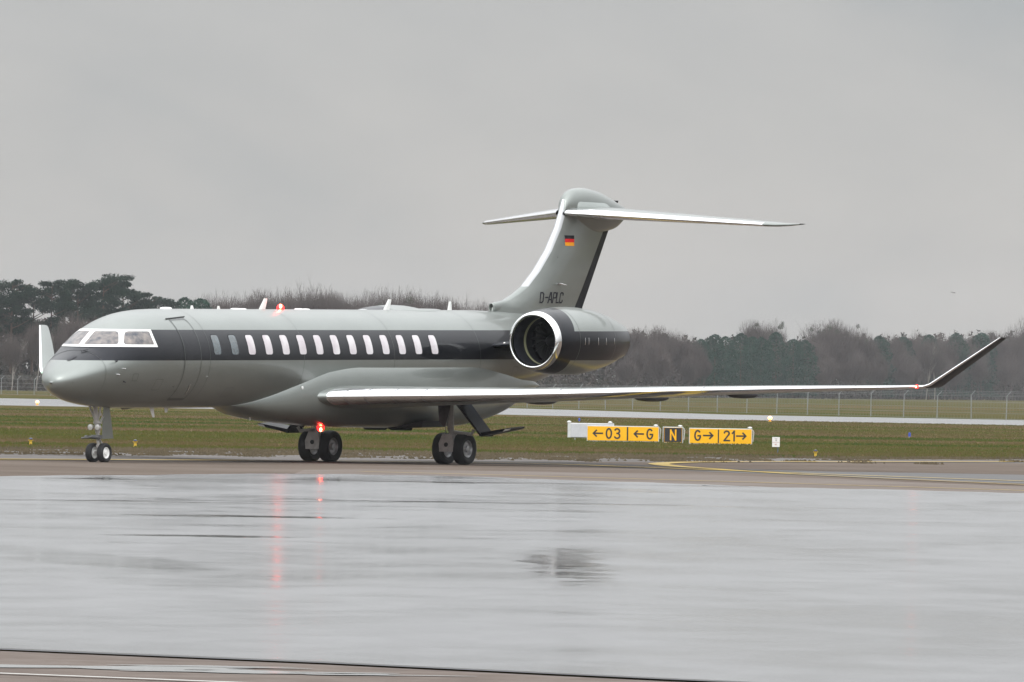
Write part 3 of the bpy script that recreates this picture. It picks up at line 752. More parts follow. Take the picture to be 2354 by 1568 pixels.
def sheet(name, mat, pts, z_, kind='structure'):
    o = mesh(name, [(x, y, z_) for x, y in pts], [tuple(range(len(pts)))], mat, None, False); tag(o, kind=kind)
    return o
def dens(pl, step=1.0, amp=0.0, sc=.35, seed=0):
    """resample a polyline on x; wobble its y a little"""
    rr = random.Random(seed); ph = [(rr.uniform(.4, 1)*sc*2**k, rr.uniform(0, 6.28), 1/1.6**k) for k in range(6)]
    out = []
    for i in range(len(pl)-1):
        (x0, y0), (x1, y1) = pl[i], pl[i+1]; n = max(1, int(math.hypot(x1-x0, (y1-y0)*.15)/step))
        for k in range(n):
            t = k/n; x = x0+(x1-x0)*t
            w_ = amp*sum(a*math.sin(f*x*2+p) for f, p, a in ph) if amp else 0
            out.append((x, y0+(y1-y0)*t+w_))
    out.append(pl[-1]); return out
def band(name, mat, near, far, z_, kind='structure'):
    return sheet(name, mat, near+far[::-1], z_, kind)
G0 = [(-1500, -200), (1500, -200), (1500, 3200), (-1500, 3200)]
sheet('ground', M_GRASS, G0, 0)
edge_g = [(-220, 285), (-60, 305), (-19.9, 317.7), (-16.1, 322.9), (-12.2, 328.3), (-8.1, 331.9), (-3.9, 333.5), (0.1, 332.4), (7.6, 339.3), (11.9, 340), (17.6, 351.2), (23.1, 354.7), (60, 375), (220, 420)]
eg = dens(edge_g, .22, 1.6, .5, 3)
band('concrete_shoulder', M_CONC, [(-220, 200), (220, 200)], eg, .004)
band2 = [(-220, 240), (-60, 262), (-17.3, 276.0), (-14.0, 281.4), (-7.2, 294.4), (0.1, 304.6), (5.7, 311.2), (11.4, 322.9), (16.7, 332.0), (22.1, 339.3), (60, 362), (220, 405)]
b2 = dens(band2, .6, .5, .2, 5)
band('taxiway', M_TAXI, [(-220, 180), (220, 180)], b2, .008)
# grey asphalt strip and dark rubber sweep on the taxiway
greyf = [(0.4, 300), (3.6, 300), (5.5, 291), (9.0, 286), (14.5, 284), (30, 281), (220, 260)]
greyn = [(-2.2, 297), (1.6, 292), (5.1, 278.5), (9, 268), (13.0, 257.5), (17, 250), (30, 240), (220, 190)]
band('taxiway_grey_lane', M_GREY, dens(greyn, .6, .5, .3, 8), dens(greyf, .6, .6, .3, 9), .012)
rf = [(-16, 283.5), (-8, 288), (-3, 300), (1.5, 306.5), (3.2, 301), (4.2, 296), (6, 289), (8, 281)]
rn = [(-16, 282), (-8, 284.5), (-3, 294.5), (1.6, 293), (3, 288), (5.1, 281), (8, 273)]
rn[-1] = (8, 280.5)
band('rubber_marks', M_RUB, dens(rn, .5, .4, .4, 18), dens(rf, .5, .5, .4, 19), .016)
wet_e = [(-220, 170), (-60, 195), (-14.3, 227.8), (-11.6, 232.9), (-10.3, 239.1), (-9.0, 241.5), (-6.1, 250.1), (-4.0, 253.2), (-0.8, 251.2), (3.4, 242.8), (6.3, 237.3), (8.3, 235.5), (11.7, 233.1), (15.1, 231.7), (60, 222), (220, 205)]
wet_n = [(-220, 215), (-40, 120), (-4.7, 86.5), (-1.5, 83.7), (1.2, 80.6), (40, 45), (220, -60)]
wet_n = [(-220, 292), (-4.4, 86.4), (-1.5, 83.7), (1.2, 80.6), (120, -40)]
we = dens(wet_e, .25, .55, .9, 11)
A = [(-220, -150), (220, -150)]
wet_poly = [(-60, 138.6), (-4.4, 86.4), (-1.5, 83.7), (1.2, 80.6), (60, 18.7), (120, -40), (220, -40)]+[p for p in we if p[0] > -60][::-1]
sheet('apron', M_WET, wet_poly, .0205)
M_FORE = ground_mat('dry_apron', [(.075, .056, .046), (.105, .082, .068), (.14, .115, .10)], .85, .2, 1.2, .4)
fo = [(-60, 138.0), (-4.4, 85.9), (-1.5, 83.2), (1.2, 80.1), (60, 18.2), (120, -40.6), (120, -120), (-60, -120)]
sheet('near_apron', M_FORE, fo, .018)
sheet('slab_joint', mat_('tar_joint', (.03, .028, .027), .6), [(-60, 138.75), (-4.4, 86.55), (-1.5, 83.85), (1.2, 80.75), (60, 18.9), (60, 18.2), (1.2, 80.35), (-1.5, 83.4), (-4.4, 86.05), (-60, 138.1)], .026)
M_PUD = mat_('shallow_water', (.2, .2, .19), .13, 0, 0, .5)
for (cx, cy, rx, ry, sd_) in ((-3.3, 81.2, 1.25, .55, 1), (-2.1, 80.6, .9, .35, 2), (-2.4, 81.9, .7, .2, 5), (-1.2, 80.3, .6, .2, 4)):
    rr = random.Random(sd_); ph = [rr.uniform(0, 6) for _ in range(5)]
    pts = []
    for k in range(90):
        an = 2*math.pi*k/90; q = 1+sum(.16*math.sin((j+2)*an+ph[j]) for j in range(5)); pts.append((cx+rx*q*math.cos(an), cy+ry*q*math.sin(an)))
    sheet('puddle', M_PUD, pts, .024+.002*sd_/5)
def ribbon(name, mat, pl, wd, z_, cat='marking', label=None):
    V = []; F = []
    P = [Vector(p) for p in pl]
    for i, p in enumerate(P):
        t = (P[min(i+1, len(P)-1)]-P[max(i-1, 0)]).normalized(); n = Vector((-t.y, t.x)); w_ = wd[i] if isinstance(wd, list) else wd
        V += [(p.x+n.x*w_/2, p.y+n.y*w_/2, z_), (p.x-n.x*w_/2, p.y-n.y*w_/2, z_)]
    for i in range(len(P)-1): F.append((2*i, 2*i+1, 2*i+3, 2*i+2))
    o = mesh(name, V, F, mat, None, False); tag(o, kind='structure'); return o
hair = [(60, 371), (22.8, 350.2), (16.9, 337.1), (11.4, 324.8), (7.1, 315.8), (5.4, 310.6), (4.75, 306.5), (4.45, 303.5), (4.37, 300.8), (4.5, 297.4), (4.8, 293.5), (5.3, 289.8), (6.3, 281.7), (7.7, 273.4), (9.4, 266.4), (12.8, 253.6), (15.9, 245.2), (30, 215)]
ribbon('yellow_turn_line', M_YEL, hair, [.8, .8, .8, .8, .8, .8, .7, .65, .62, .62, .6, .6, .5, .30, .26, .24, .24, .24], .028)
M_BEI = ground_mat('pale_concrete', [(.115, .094, .080), (.142, .120, .105), (.165, .145, .130)], .95, .05, .2, .2)
band('pale_verge', M_BEI, [(-5.3, 225), (15.7, 218), (60, 190)], dens([(-5.3, 262.3), (-3.9, 267), (0.0, 269.5), (4.9, 268.8), (9.2, 259.0), (12.6, 249.1), (15.7, 240.8), (60, 226)], .4, .5, .4, 33), .0185)
JT = mat_('wet_joint', (.02, .02, .021), .14, 0, 0, .5)
ribbon('slab_joint', JT, dens([(-30, 170), (-11.7, 187.3), (-9.5, 189.8), (-2.6, 195.7), (0.0, 197.2), (3.2, 199)], .3, .35, .8, 41), .8, .0225)
ribbon('slab_joint', JT, dens([(-1.7, 237.5), (3.3, 237.5), (5.2, 238.3)], .3, .5, .8, 42), 1.1, .0225)
ribbon('yellow_edge_line', M_YEL, [(-3.8, 260.4), (0.0, 256.2), (5.6, 248.5), (8.6, 243.8), (12.0, 238.2), (15.1, 232.7)], .30, .028)
ribbon('yellow_centre_line', M_YEL, [(-60, 250), (-17.2, 274.7), (-14.0, 280.7), (-7.1, 291.3), (0.1, 296.4), (2.4, 292), (4.0, 287.3), (8.5, 274.9), (13.2, 263.4), (30, 225)], [1.1, 1.1, 1.1, .8, .5, .5, .45, .4, .4, .4], .030)
ribbon('white_line', M_WHT, [(-5.2, 79.8), (-3.9, 79.0), (-2.9, 78.25), (-1, 76.8), (10, 68)], .12, .030)
sn = [(-500, 905), (-46.5, 796.0), (-39.3, 790), (-19.4, 784), (0.1, 757), (16.1, 720), (35.3, 702.6), (42.1, 693.3), (500, 500)]
sf = [(-500, 1400), (-60.7, 1045), (-52.0, 1035), (-25.7, 1010), (0.1, 950), (18.7, 855), (41.7, 830.4), (49.6, 817.4), (500, 560)]
band('runway', M_RWY, dens(sn, 1, 1.2, .2, 21), dens(sf, 2, 2, .1, 22), .005)

# ------------------------------------------------------------------ grass blades and weeds
def interp(tb, x):
    for i in range(len(tb)-1):
        if x <= tb[i+1][0]:
            (x0, y0), (x1, y1) = tb[i], tb[i+1]; return y0+(y1-y0)*(x-x0)/(x1-x0)
    return tb[-1][1]
def tufts(name, n, region, h, wd, mat, label, cat, seed):
    rr = random.Random(seed); V = []; F = []
    for _ in range(n):
        x, y = region(rr)
        hh = rr.uniform(*h); w2 = rr.uniform(*wd)*.5; an = rr.uniform(-.5, .5); lx = rr.uniform(-.5, .5)*hh; i = len(V)
        V += [(x-w2*math.cos(an), y-w2*math.sin(an), 0), (x+w2*math.cos(an), y+w2*math.sin(an), 0), (x+lx, y+rr.uniform(.2, .5)*hh, hh)]
        F.append((i, i+1, i+2))
    o = mesh(name, V, F, mat, None, False); tag(o, label, cat, kind='stuff'); return o
def reg_field(rr):
    while True:
        y = 318+(rr.random()**1.7)*400; x = rr.uniform(-.058, .058)*y
        if y > interp(edge_g, x)+.5 and y < interp(sn, x)-1: return x, y
tufts('grass', 90000, reg_field, (.03, .09), (.03, .11), M_BLADE, 'short green and brown winter grass between taxiway and runway', 'grass', 1)
def reg_edge(rr):
    x = rr.uniform(-21, 23); e = interp(edge_g, x); return x, e+rr.gauss(0, 1)*1.3
tufts('edge_weeds', 5000, reg_edge, (.03, .12), (.04, .16), ground_mat('weeds', [(.06, .05, .03), (.11, .085, .055)], .9, .1, .3, 0), 'ragged brown weeds along the concrete shoulder', 'weeds', 2)
def reg_clump(rr):
    c = CL[rr.randrange(len(CL))]; return c[0]+rr.gauss(0, 1)*c[2], c[1]+rr.gauss(0, 1)*c[3]
rc = random.Random(5)
CL = [(rc.uniform(-20, 6), 0, rc.uniform(.15, .9), rc.uniform(.5, 2)) for _ in range(70)]+[(rc.uniform(6, 19), 0, rc.uniform(.1, .3), rc.uniform(.3, 1)) for _ in range(14)]
CL = [(x, interp(edge_g, x)-rc.uniform(2, 24), a, b) for x, y, a, b in CL]
tufts('crack_weeds', 9000, reg_clump, (.02, .09), (.05, .16), bpy.data.materials['weeds'], 'brown tufts growing through the cracked shoulder', 'weeds', 3)

# ------------------------------------------------------------------ signs
M_SY = vary(mat_('sign_yellow', (.80, .42, .005), .5, 0, 0, .3), (.80, .41, .005), .05, 3)
M_SK = mat_('sign_black', (.012, .013, .018), .45); M_SF = vary(mat_('sign_frame', (.6, .6, .6), .4, .3), (.58, .58, .57), .12, 4)
M_SW = vary(mat_('sign_white', (.5, .5, .52), .5), (.47, .47, .49), .08, 3)
def slab(name, x0, x1, z0, z1, y, th, mat, parent):
    return MB().box(((x0+x1)/2, y, (z0+z1)/2), (x1-x0, th, z1-z0), bev=.008).build(name, mat, parent)
def arrow(x, z_, s, d):
    w_ = .065
    return stroke([(x-d*s*.5, z_), (x+d*s*.46, z_)], w_)+stroke([(x+d*s*.18, z_+s*.32), (x+d*s*.5, z_), (x+d*s*.18, z_-s*.32)], w_)
def arc(cx, cz, rx, rz, a0, a1, n=14): return [(cx+rx*math.cos(R(a0+(a1-a0)*k/n)), cz+rz*math.sin(R(a0+(a1-a0)*k/n))) for k in range(n+1)]
SG = {'0': [arc(.2, .5, .2, .5, 0, 360, 24)], '3': [arc(.17, .76, .19, .24, 150, -90, 14)+arc(.17, .26, .21, .26, 90, -150, 14)],
      'G': [arc(.22, .5, .22, .5, 50, 340, 20)+[(.43, .46), (.26, .46)]], '2': [arc(.2, .76, .19, .24, 165, -35, 12)+[(.0, .0), (.42, 0)]],
      '1': [[(.06, .78), (.2, 1), (.2, 0)]], 'N': [[(0, 0), (0, 1), (.4, 0), (.4, 1)]]}
def glyph(chh, x, z_, s):
    out = []
    for pl in SG[chh]: out += stroke([(x+.03+p[0]*s*1.32, z_+p[1]*s) for p in pl], .062)
    return out
def quads(name, Q, y, mat, parent):
    V = []; F = []
    for k, q in enumerate(Q):
        n = len(V); V += [(p[0], y-.0006*(k % 9), p[1]) for p in q]; F.append((n, n+1, n+2, n+3))
    return mesh(name, V, F, mat, parent, False)
def sign(name, x0, x1, z0, z1, y, face, label, cat, inks, lampx):
    """local x from left edge, local z from ground"""
    r = empty(name, (x0, y, 0)); tag(r, label, cat, 'direction signs in the grass'); w_ = x1-x0
    slab('sign_body', -.03, w_+.03, z0-.03, z1+.03, .09, .14, M_SF, r)
    slab('sign_face', .0, w_, z0, z1, .012, .02, face, r)
    for nm_, Q, mt in inks: quads(nm_, Q, -.0015, mt, r)
    n = max(2, int(w_/1.2)+1)
    for k in range(n):
        MB().tube([(.25+(w_-.5)*k/(n-1), .1, 0), (.25+(w_-.5)*k/(n-1), .1, z0-.02)], .03, 8).build('sign_leg', M_SF, r)
    for lx in lampx:
        MB().lathe([(z1+.028, .03), (z1+.05, .03), (z1+.055, .095), (z1+.085, .085), (z1+.105, .05), (z1+.11, .001)], (lx, .1, 0), 'z', 18).build('cap_light', M_SF, r)
    MB().tube([(w_+.05, .1, z1-.02), (w_+.09, .1, z1-.1), (w_+.06, .12, z0+.1)], .018, 6).build('side_bracket', M_SF, r)
    return r
Y0 = 417.0
def at_(l): return l
# lettering sizes: face height .59 m
s = .38; zc_ = .35; zb_ = zc_-s/2
inkL = [('sign_arrow', arrow(.42, zc_, .36, -1), M_SK), ('sign_digit', glyph('0', .74, zb_, s), M_SK), ('sign_digit', glyph('3', 1.09, zb_, s), M_SK), ('sign_arrow', arrow(2.09, zc_, .36, -1), M_SK), ('sign_letter', glyph('G', 2.40, zb_, s), M_SK)]
divL = [[(1.60, .075), (1.66, .075), (1.66, .625), (1.60, .625)]]
sg1 = sign('taxiway_sign', 3.14, 6.03, .055, .635, Y0, M_SY, 'long yellow airfield sign reading arrow 03 and arrow G', 'sign', inkL+[('sign_divider', divL, M_SK)], [2.78])
inkN = glyph('N', .265, zb_-.02, s); brd = stroke([(.04, .035), (.04, .625), (.745, .625), (.745, .035), (.04, .035)], .011)
sg2 = sign('taxiway_sign', 6.235, 7.01, .03, .63, Y0-.1, M_SK, 'small black airfield sign with yellow letter N', 'sign', [('sign_letter', inkN, M_SY), ('sign_border', brd, M_SY)], [.68])
inkR = [('sign_letter', glyph('G', .18, zb_, s), M_SK), ('sign_arrow', arrow(.745, zc_, .36, 1), M_SK), ('sign_digit', glyph('2', 1.36, zb_, s), M_SK), ('sign_digit', glyph('1', 1.66, zb_, s), M_SK), ('sign_arrow', arrow(2.08, zc_, .36, 1), M_SK)]
sg3 = sign('taxiway_sign', 7.23, 9.72, .03, .62, 412.5, M_SY, 'yellow airfield sign reading G arrow and 21 arrow', 'sign', inkR+[('sign_divider', [[(1.13, .05), (1.18, .05), (1.18, .60), (1.13, .60)]], M_SK)], [2.42])
sg1.rotation_euler.z = R(-.8); sg3.rotation_euler.z = R(-1.2)
wsn = empty('sign_back', (2.42, 432, 0)); tag(wsn, 'plain white back of a sign behind the long yellow sign', 'sign')
slab('sign_body', -.01, 1.95, .08, .70, .09, .16, M_SF, wsn); slab('sign_face', .12, 1.93, .10, .68, .0, .03, M_SW, wsn)
for lx in (.3, 1.6): MB().tube([(lx, .1, 0), (lx, .1, .08)], .03, 8).build('sign_leg', M_SF, wsn)
for lx in (.05, 1.78): MB().lathe([(.70, .03), (.725, .095), (.76, .085), (.79, .03), (.795, .001)], (lx, .08, 0), 'z', 18).build('cap_light', M_SF, wsn)
ss = empty('notice_board', (9.30, 362, 0)); tag(ss, 'small white notice board on a thin dark post right of the signs', 'sign')
MB().box((.10, .03, .40), (.27, .02, .35), bev=.004).build('board', mat_('notice_white', (.68, .66, .65), .5), ss)
MB().tube([(.17, .06, 0), (.17, .06, .5)], .022, 8).build('post', mat_('post_blue', (.05, .07, .10), .5), ss)
RINK = mat_('notice_red', (.5, .36, .32), .5); GINK = mat_('notice_grey', (.35, .33, .31), .5)
quads('notice_line', [[(-.03, .395), (.23, .40), (.23, .382), (-.03, .377)]], .017, RINK, ss)
quads('notice_text', [[(.05, .53), (.15, .53), (.15, .51), (.05, .51)], [(.08, .49), (.13, .49), (.13, .43), (.08, .43)]], .016, GINK, ss)
quads('notice_number', [[(.06, .34), (.13, .34), (.13, .29), (.06, .29)]], .015, RINK, ss)

# ------------------------------------------------------------------ lights along the pavements
M_LY = vary(mat_('lamp_yellow', (.62, .40, .03), .5), (.60, .38, .03), .12, 9); M_LB = mat_('lamp_blue_glass', (.015, .02, .06), .15, 0, .5)
def edge_light(x, y, label, tall=.26):
    r = empty('edge_light', (x, y, 0)); tag(r, label, 'edge light', 'yellow edge lights with dark caps')
    MB().lathe([(0, .075), (.02, .075), (.03, .045), (tall*.62, .045), (tall*.66, .085), (tall*.72, .085)], (0, 0, 0), 'z', 16).build('base', M_LY, r)
    MB().lathe([(tall*.72, .06), (tall*.85, .065), (tall*.97, .045), (tall, .001)], (0, 0, 0), 'z', 16).build('cap', M_LB, r)
edge_light(-16.0, 341.2, 'yellow edge light with dark cap, furthest left in the grass'); edge_light(-12.5, 340.9, 'yellow edge light with dark cap just right of the nose wheels')
edge_light(10.3, 345.0, 'yellow edge light with dark cap on the right, past the notice board')
M_LIT = mat_('runway_lamp_lit', (1, .6, .3), .3, emit=(1, .50, .22), es=2.2)
for x, y, lb in ((17.72, 699, 'lit orange runway light on the right'), (-37.7, 814, 'lit orange runway light left of the nose')):
    r = empty('runway_light', (x, y, 0)); tag(r, lb, 'runway light', 'lit lights along the runway edge')
    MB().lathe([(0, .12), (.03, .12), (.04, .06), (.14, .06)], (0, 0, 0), 'z', 14).build('base', M_LY, r)
    MB().lathe([(.14, .12), (.22, .16), (.30, .15), (.36, .08), (.38, .001)], (0, 0, 0), 'z', 14).build('lamp', M_LIT, r)
M_BL = mat_('marker_blue', (.01, .045, .35), .4, 0, .3)
for x, y, lb in ((4.25, 634, 'small blue marker beyond the white sign back'), (19.39, 497, 'small blue marker in the grass on the right')):
    r = empty('blue_marker', (x, y, 0)); tag(r, lb, 'marker', 'blue taxiway markers')
    MB().lathe([(0, .03), (.05, .03)], (0, 0, 0), 'z', 12, True).build('base', M_SF, r)
    MB().lathe([(.05, .055), (.06, .065), (.22, .06), (.24, .04), (.245, .001)], (0, 0, 0), 'z', 16).build('sleeve', M_BL, r)

# ------------------------------------------------------------------ perimeter fence
fr = empty('perimeter_fence', (0, 0, 0)); tag(fr, 'tall wire fence with grey cranked posts between runway and trees', 'fence')
M_FP = vary(mat_('fence_post', (.34, .35, .35), .6, .2), (.24, .25, .25), .15, 3); M_FW = mat_('fence_wire', (.16, .165, .165), .6, .3)
FA, FBp = Vector((-108, 1420)), Vector((60, 760)); FD = (FBp-FA); FL = FD.length; FD.normalize(); FNn = Vector((FD.y, -FD.x))
if FNn.y > 0: FNn = -FNn
npost = 70; base = None; px = [FA+FD*(FL*k/(npost-1)) for k in range(npost)]
fz_ = random.Random(4)
m0 = MB().tube([(0, 0, -.1), (0, 0, 1.95)], .04, 8).tube([(0, 0, 1.93), (.34*.97, -.34*.25, 2.3)], .034, 8).build('fence_post', M_FP, fr, smooth=True)
for k, p in enumerate(px):
    o = m0 if k == 0 else link(bpy.data.objects.new('fence_post', m0.data), fr)
    o.location = (p.x, p.y, 0); o.rotation_euler = (fz_.uniform(-.012, .012), fz_.uniform(-.02, .02), 0); o.scale = (1, 1, fz_.uniform(.97, 1.03))
m = MB()
def wirebox(m, a, b, t):
    m.tube([a, b], t, 3, False)
for zz in [.05, .5, .95, 1.4, 1.9]:
    m.tube([(FA.x, FA.y, zz), (FBp.x, FBp.y, zz)], .014, 3, False)
for zz, of in ((2.02, .1), (2.15, .2), (2.28, .32)):
    m.tube([(FA.x+of*.97, FA.y-of*.25, zz), (FBp.x+of*.97, FBp.y-of*.25, zz)], .012, 3, False)
m.build('fence_wire', M_FW, fr)
V = []; F = []
cnt = int(FL/.9)
for k in range(cnt):
    p = FA+FD*(FL*k/cnt); q = FA+FD*(FL*(k+.9)/cnt)
    for a, b in ((p, q), (q, p)):
        i = len(V); V += [(a.x, a.y, .05), (a.x, a.y, .05)]; V[-1] = (a.x+FD.x*.03, a.y+FD.y*.03, .05)
        V += [(b.x+FD.x*.03, b.y+FD.y*.03, 1.9), (b.x, b.y, 1.9)]; F.append((i, i+1, i+2, i+3))
mesh('fence_mesh', V, F, M_FW, fr, False)

# ------------------------------------------------------------------ trees
def foliage_mat(name, cols, scale=.25, rough=.9):
    m = mat_(name, cols[0], rough, 0, 0, .1); nt = m.node_tree; b = nt.nodes['Principled BSDF']
    g = NN(nt, 'ShaderNodeNewGeometry'); f1 = noise(nt, g.outputs['Position'], scale, 3, .6)
    f = math_(nt, 'ADD', math_(nt, 'MULTIPLY', f1, .75), math_(nt, 'MULTIPLY', g.outputs['Random Per Island'], .25))
    nt.links.new(ramp(nt, [(.3+.4*i/(len(cols)-1), c) for i, c in enumerate(cols)], f), b.inputs['Base Color'])
    return m
M_PINE = foliage_mat('pine_needles', [(.003, .012, .008), (.007, .021, .013), (.014, .034, .020)])
M_CON = foliage_mat('conifer_needles', [(.007, .026, .017), (.012, .040, .026), (.022, .058, .038)])
M_BARK = foliage_mat('pine_bark', [(.05, .035, .028), (.09, .06, .045)])
M_TWIG = foliage_mat('bare_twigs', [(.055, .044, .040), (.080, .065, .060), (.105, .088, .082)], .08)
M_BIR = foliage_mat('birch_bark', [(.20, .18, .16), (.32, .29, .26)])
M_WOOD = foliage_mat('wood_mass', [(.030, .034, .026), (.060, .050, .044), (.085, .070, .064)], .07)
M_BUSH = foliage_mat('undergrowth', [(.020, .022, .016), (.040, .036, .028), (.065, .052, .042)], .15)
def rtri(rr, V, F, c, s_):
    i = len(V)
    for _ in range(3): V.append((c[0]+rr.uniform(-s_, s_), c[1]+rr.uniform(-s_, s_), c[2]+rr.uniform(-s_, s_)))
    F.append((i, i+1, i+2))
def mk(name, V, F, mat):
    me = bpy.data.meshes.new(name); me.from_pydata(V, [], F); me.materials.append(mat); me.update(); return me
def trunk_mesh(rr, h, r, lean=.03, limbs=8, lo=.45, spread=2.4, mat=None):
    m = MB(); pts = [(0, 0, -.2)]; x = y = 0
    for k in range(1, 7): x += rr.uniform(-lean, lean)*h/6; y += rr.uniform(-lean, lean)*h/6; pts.append((x, y, h*k/6))
    m.tube(pts, [r*(1-.13*k) for k in range(7)], 7)
    for _ in range(limbs):
        f = rr.uniform(lo, .95); k = min(5, int(f*6)); t = f*6-k; p = Vector(pts[k]).lerp(Vector(pts[k+1]), t); an = rr.uniform(0, 6.28); L = spread*rr.uniform(.5, 1)
        m.tube([p, p+Vector((math.cos(an)*L*.5, math.sin(an)*L*.5, L*.22)), p+Vector((math.cos(an)*L, math.sin(an)*L, L*.5))], [r*.35, r*.22, r*.1], 5)
    return mk('trunk', m.V, m.F, mat), pts
def pine_variant(seed, h=16):
    rr = random.Random(seed); tr, pts = trunk_mesh(rr, h*.93, .24, .05, 12, .5, 3.0, M_BARK)
    V = []; F = []
    n = 34
    for _ in range(n):
        f = rr.random()**.75; zc_ = h*(.50+.47*f); rad = (3.4*(1-abs(f-.45)*.9))*math.sqrt(rr.random()); an = rr.uniform(0, 6.28)
        c = (rad*math.cos(an)+pts[5][0]*.7, rad*math.sin(an)+pts[5][1]*.7, zc_-rad*.12); sx_, sz_ = rr.uniform(.8, 1.5), rr.uniform(.32, .6)
        for _ in range(250):
            a = rr.uniform(0, 6.28); q = rr.random()**.4; e = rr.uniform(-1, 1); s1 = math.sqrt(max(0, 1-e*e))
            rtri(rr, V, F, (c[0]+sx_*q*s1*math.cos(a), c[1]+sx_*q*s1*math.sin(a), c[2]+sz_*q*e), .19)
    return tr, mk('crown', V, F, M_PINE), h
def bare_variant(seed, h=16, birch=False, width=1.0, den=1.0):
    rr = random.Random(seed); V = []; F = []; tips = []
    m = MB()
    def br(p, d, L, r, lev):
        pts = [p]; q = p; dd = d.copy(); ns = 3
        for k in range(ns):
            dd = (dd+Vector((rr.uniform(-.14, .14), rr.uniform(-.14, .14), rr.uniform(-.02, .12)))).normalized(); q = q+dd*L/ns; pts.append(q)
        m.tube(pts, [r, r*.82, r*.66, r*.5], 5 if lev < 2 else 3, False)
        if lev >= 3: tips.append((pts, dd)); return
        nb = (6, 5, 4)[lev]
        for k in range(nb):
            t = rr.uniform(.35, 1) if lev else rr.uniform(.28, 1); i = min(ns-1, int(t*ns)); s0 = pts[i].lerp(pts[i+1], t*ns-i) if t*ns-i <= 1 else pts[-1]
            an = rr.uniform(0, 6.28); side_ = Vector((math.cos(an), math.sin(an), 0)); ang = rr.uniform(.35, .75)*width
            nd = (dd*math.cos(ang)+side_*math.sin(ang)).normalized(); nd.z = abs(nd.z)*.9+.15; nd.normalize()
            br(s0, nd, L*rr.uniform(.5, .72), r*.42, lev+1)
        tips.append((pts, dd))
    br(Vector((0, 0, -.1)), Vector((0, 0, 1)), h*.50, .15 if not birch else .13, 0)
    tr = mk('trunk', m.V, m.F, M_BIR if birch else M_TWIG)
    n = int(7600*den); lob = [(rr.uniform(0, 6.28), rr.uniform(.35, .95), rr.uniform(.55, .80), rr.uniform(.14, .22)) for _ in range(9)]+[(0, 0, .74, .24), (2, .2, .62, .22)]
    H = h*1.02; foot = Vector((0, 0, h*.22))
    for _ in range(n):
        la, lr, lz, ls = lob[rr.randrange(len(lob))]; e = rr.uniform(-1, 1); a_ = rr.uniform(0, 6.28); q = rr.random()**.45; s1 = math.sqrt(1-e*e)
        c = Vector((h*.2*width*lr*math.cos(la)+ls*h*.85*q*s1*math.cos(a_), h*.2*width*lr*math.sin(la)+ls*h*.85*q*s1*math.sin(a_), h*lz+ls*h*q*e*1.05))
        d2 = ((c-foot).normalized()+Vector((rr.uniform(-.35, .35), rr.uniform(-.35, .35), rr.uniform(-.1, .35)))).normalized()
        L = rr.uniform(.7, 1.9); s0 = c-d2*L*.5; e = c+d2*L*.5
        o = d2.cross(Vector((rr.uniform(-1, 1), rr.uniform(-1, 1), rr.uniform(-1, 1)))).normalized()*rr.uniform(.012, .022); i = len(V)
        V += [tuple(s0-o), tuple(s0+o), tuple(e)]; F.append((i, i+1, i+2))
        for _ in range(2):
            s1_ = s0.lerp(e, rr.uniform(.3, .9)); d3 = (d2+Vector((rr.uniform(-.6, .6), rr.uniform(-.6, .6), rr.uniform(-.1, .5)))).normalized(); e1 = s1_+d3*L*.5; i = len(V)
            V += [tuple(s1_-o*.7), tuple(s1_+o*.7), tuple(e1)]; F.append((i, i+1, i+2))
    zm = max(v[2] for v in V)
    return tr, mk('crown', V, F, M_TWIG), zm
def conif_variant(seed, h=14):
    rr = random.Random(seed); tr, pts = trunk_mesh(rr, h*.95, .2, .02, 4, .3, 1.2, M_BARK); V = []; F = []
    for _ in range(6500):
        f = rr.random()**.95; zc_ = h*(.08+.92*f); an = rr.uniform(0, 6.28); rad = (3.3*max(.01, 1-f**5)**.55)*(.3+.7*rr.random()**.5)*(1+.16*math.sin(zc_*2.1+seed)+.14*math.sin(3*an+zc_*1.3))
        rtri(rr, V, F, (rad*math.cos(an), rad*math.sin(an), zc_-rad*.15), .22)
    return tr, mk('crown', V, F, M_CON), h
def plant(var, x, y, h, label, cat, group, name, rr):
    tr, cr, hv = var; r = empty(name, (x, y, 0), (0, 0, rr.uniform(0, 6.28))); s_ = h/hv; r.scale = (s_*rr.uniform(.92, 1.08), s_*rr.uniform(.92, 1.08), s_)
    tag(r, label, cat, group); link(bpy.data.objects.new('trunk', tr), r); link(bpy.data.objects.new('crown', cr), r); return r
rt_ = random.Random(99)
ORD = 'first second third fourth fifth sixth seventh eighth ninth tenth eleventh twelfth thirteenth fourteenth fifteenth sixteenth seventeenth'.split()
PV = [pine_variant(i+1) for i in range(4)]; BVv = [bare_variant(i+20) for i in range(6)]; BIRv = [bare_variant(i+40, 14, True, .55, .6) for i in range(2)]; CVv = [conif_variant(i+60) for i in range(3)]
pl = ['dark pine cut by the left edge of the picture', 'dark spreading pine behind the upturned far wingtip, left side', 'lower dark pine between two taller ones at far left', 'dark pine with gaps in its crown above the far wingtip',
      'dark pine above the cockpit windows, left neighbour of the tallest', 'tall dark pine with a broad flat crown above the cockpit', 'tallest dark pine, right of the others above the cockpit', 'shorter dark pine stepping down behind the cockpit roof',
      'low dark pine behind the forward cabin roof', 'low dark pine at the right end of the pine group', 'last small pointed pine before the bare trees']
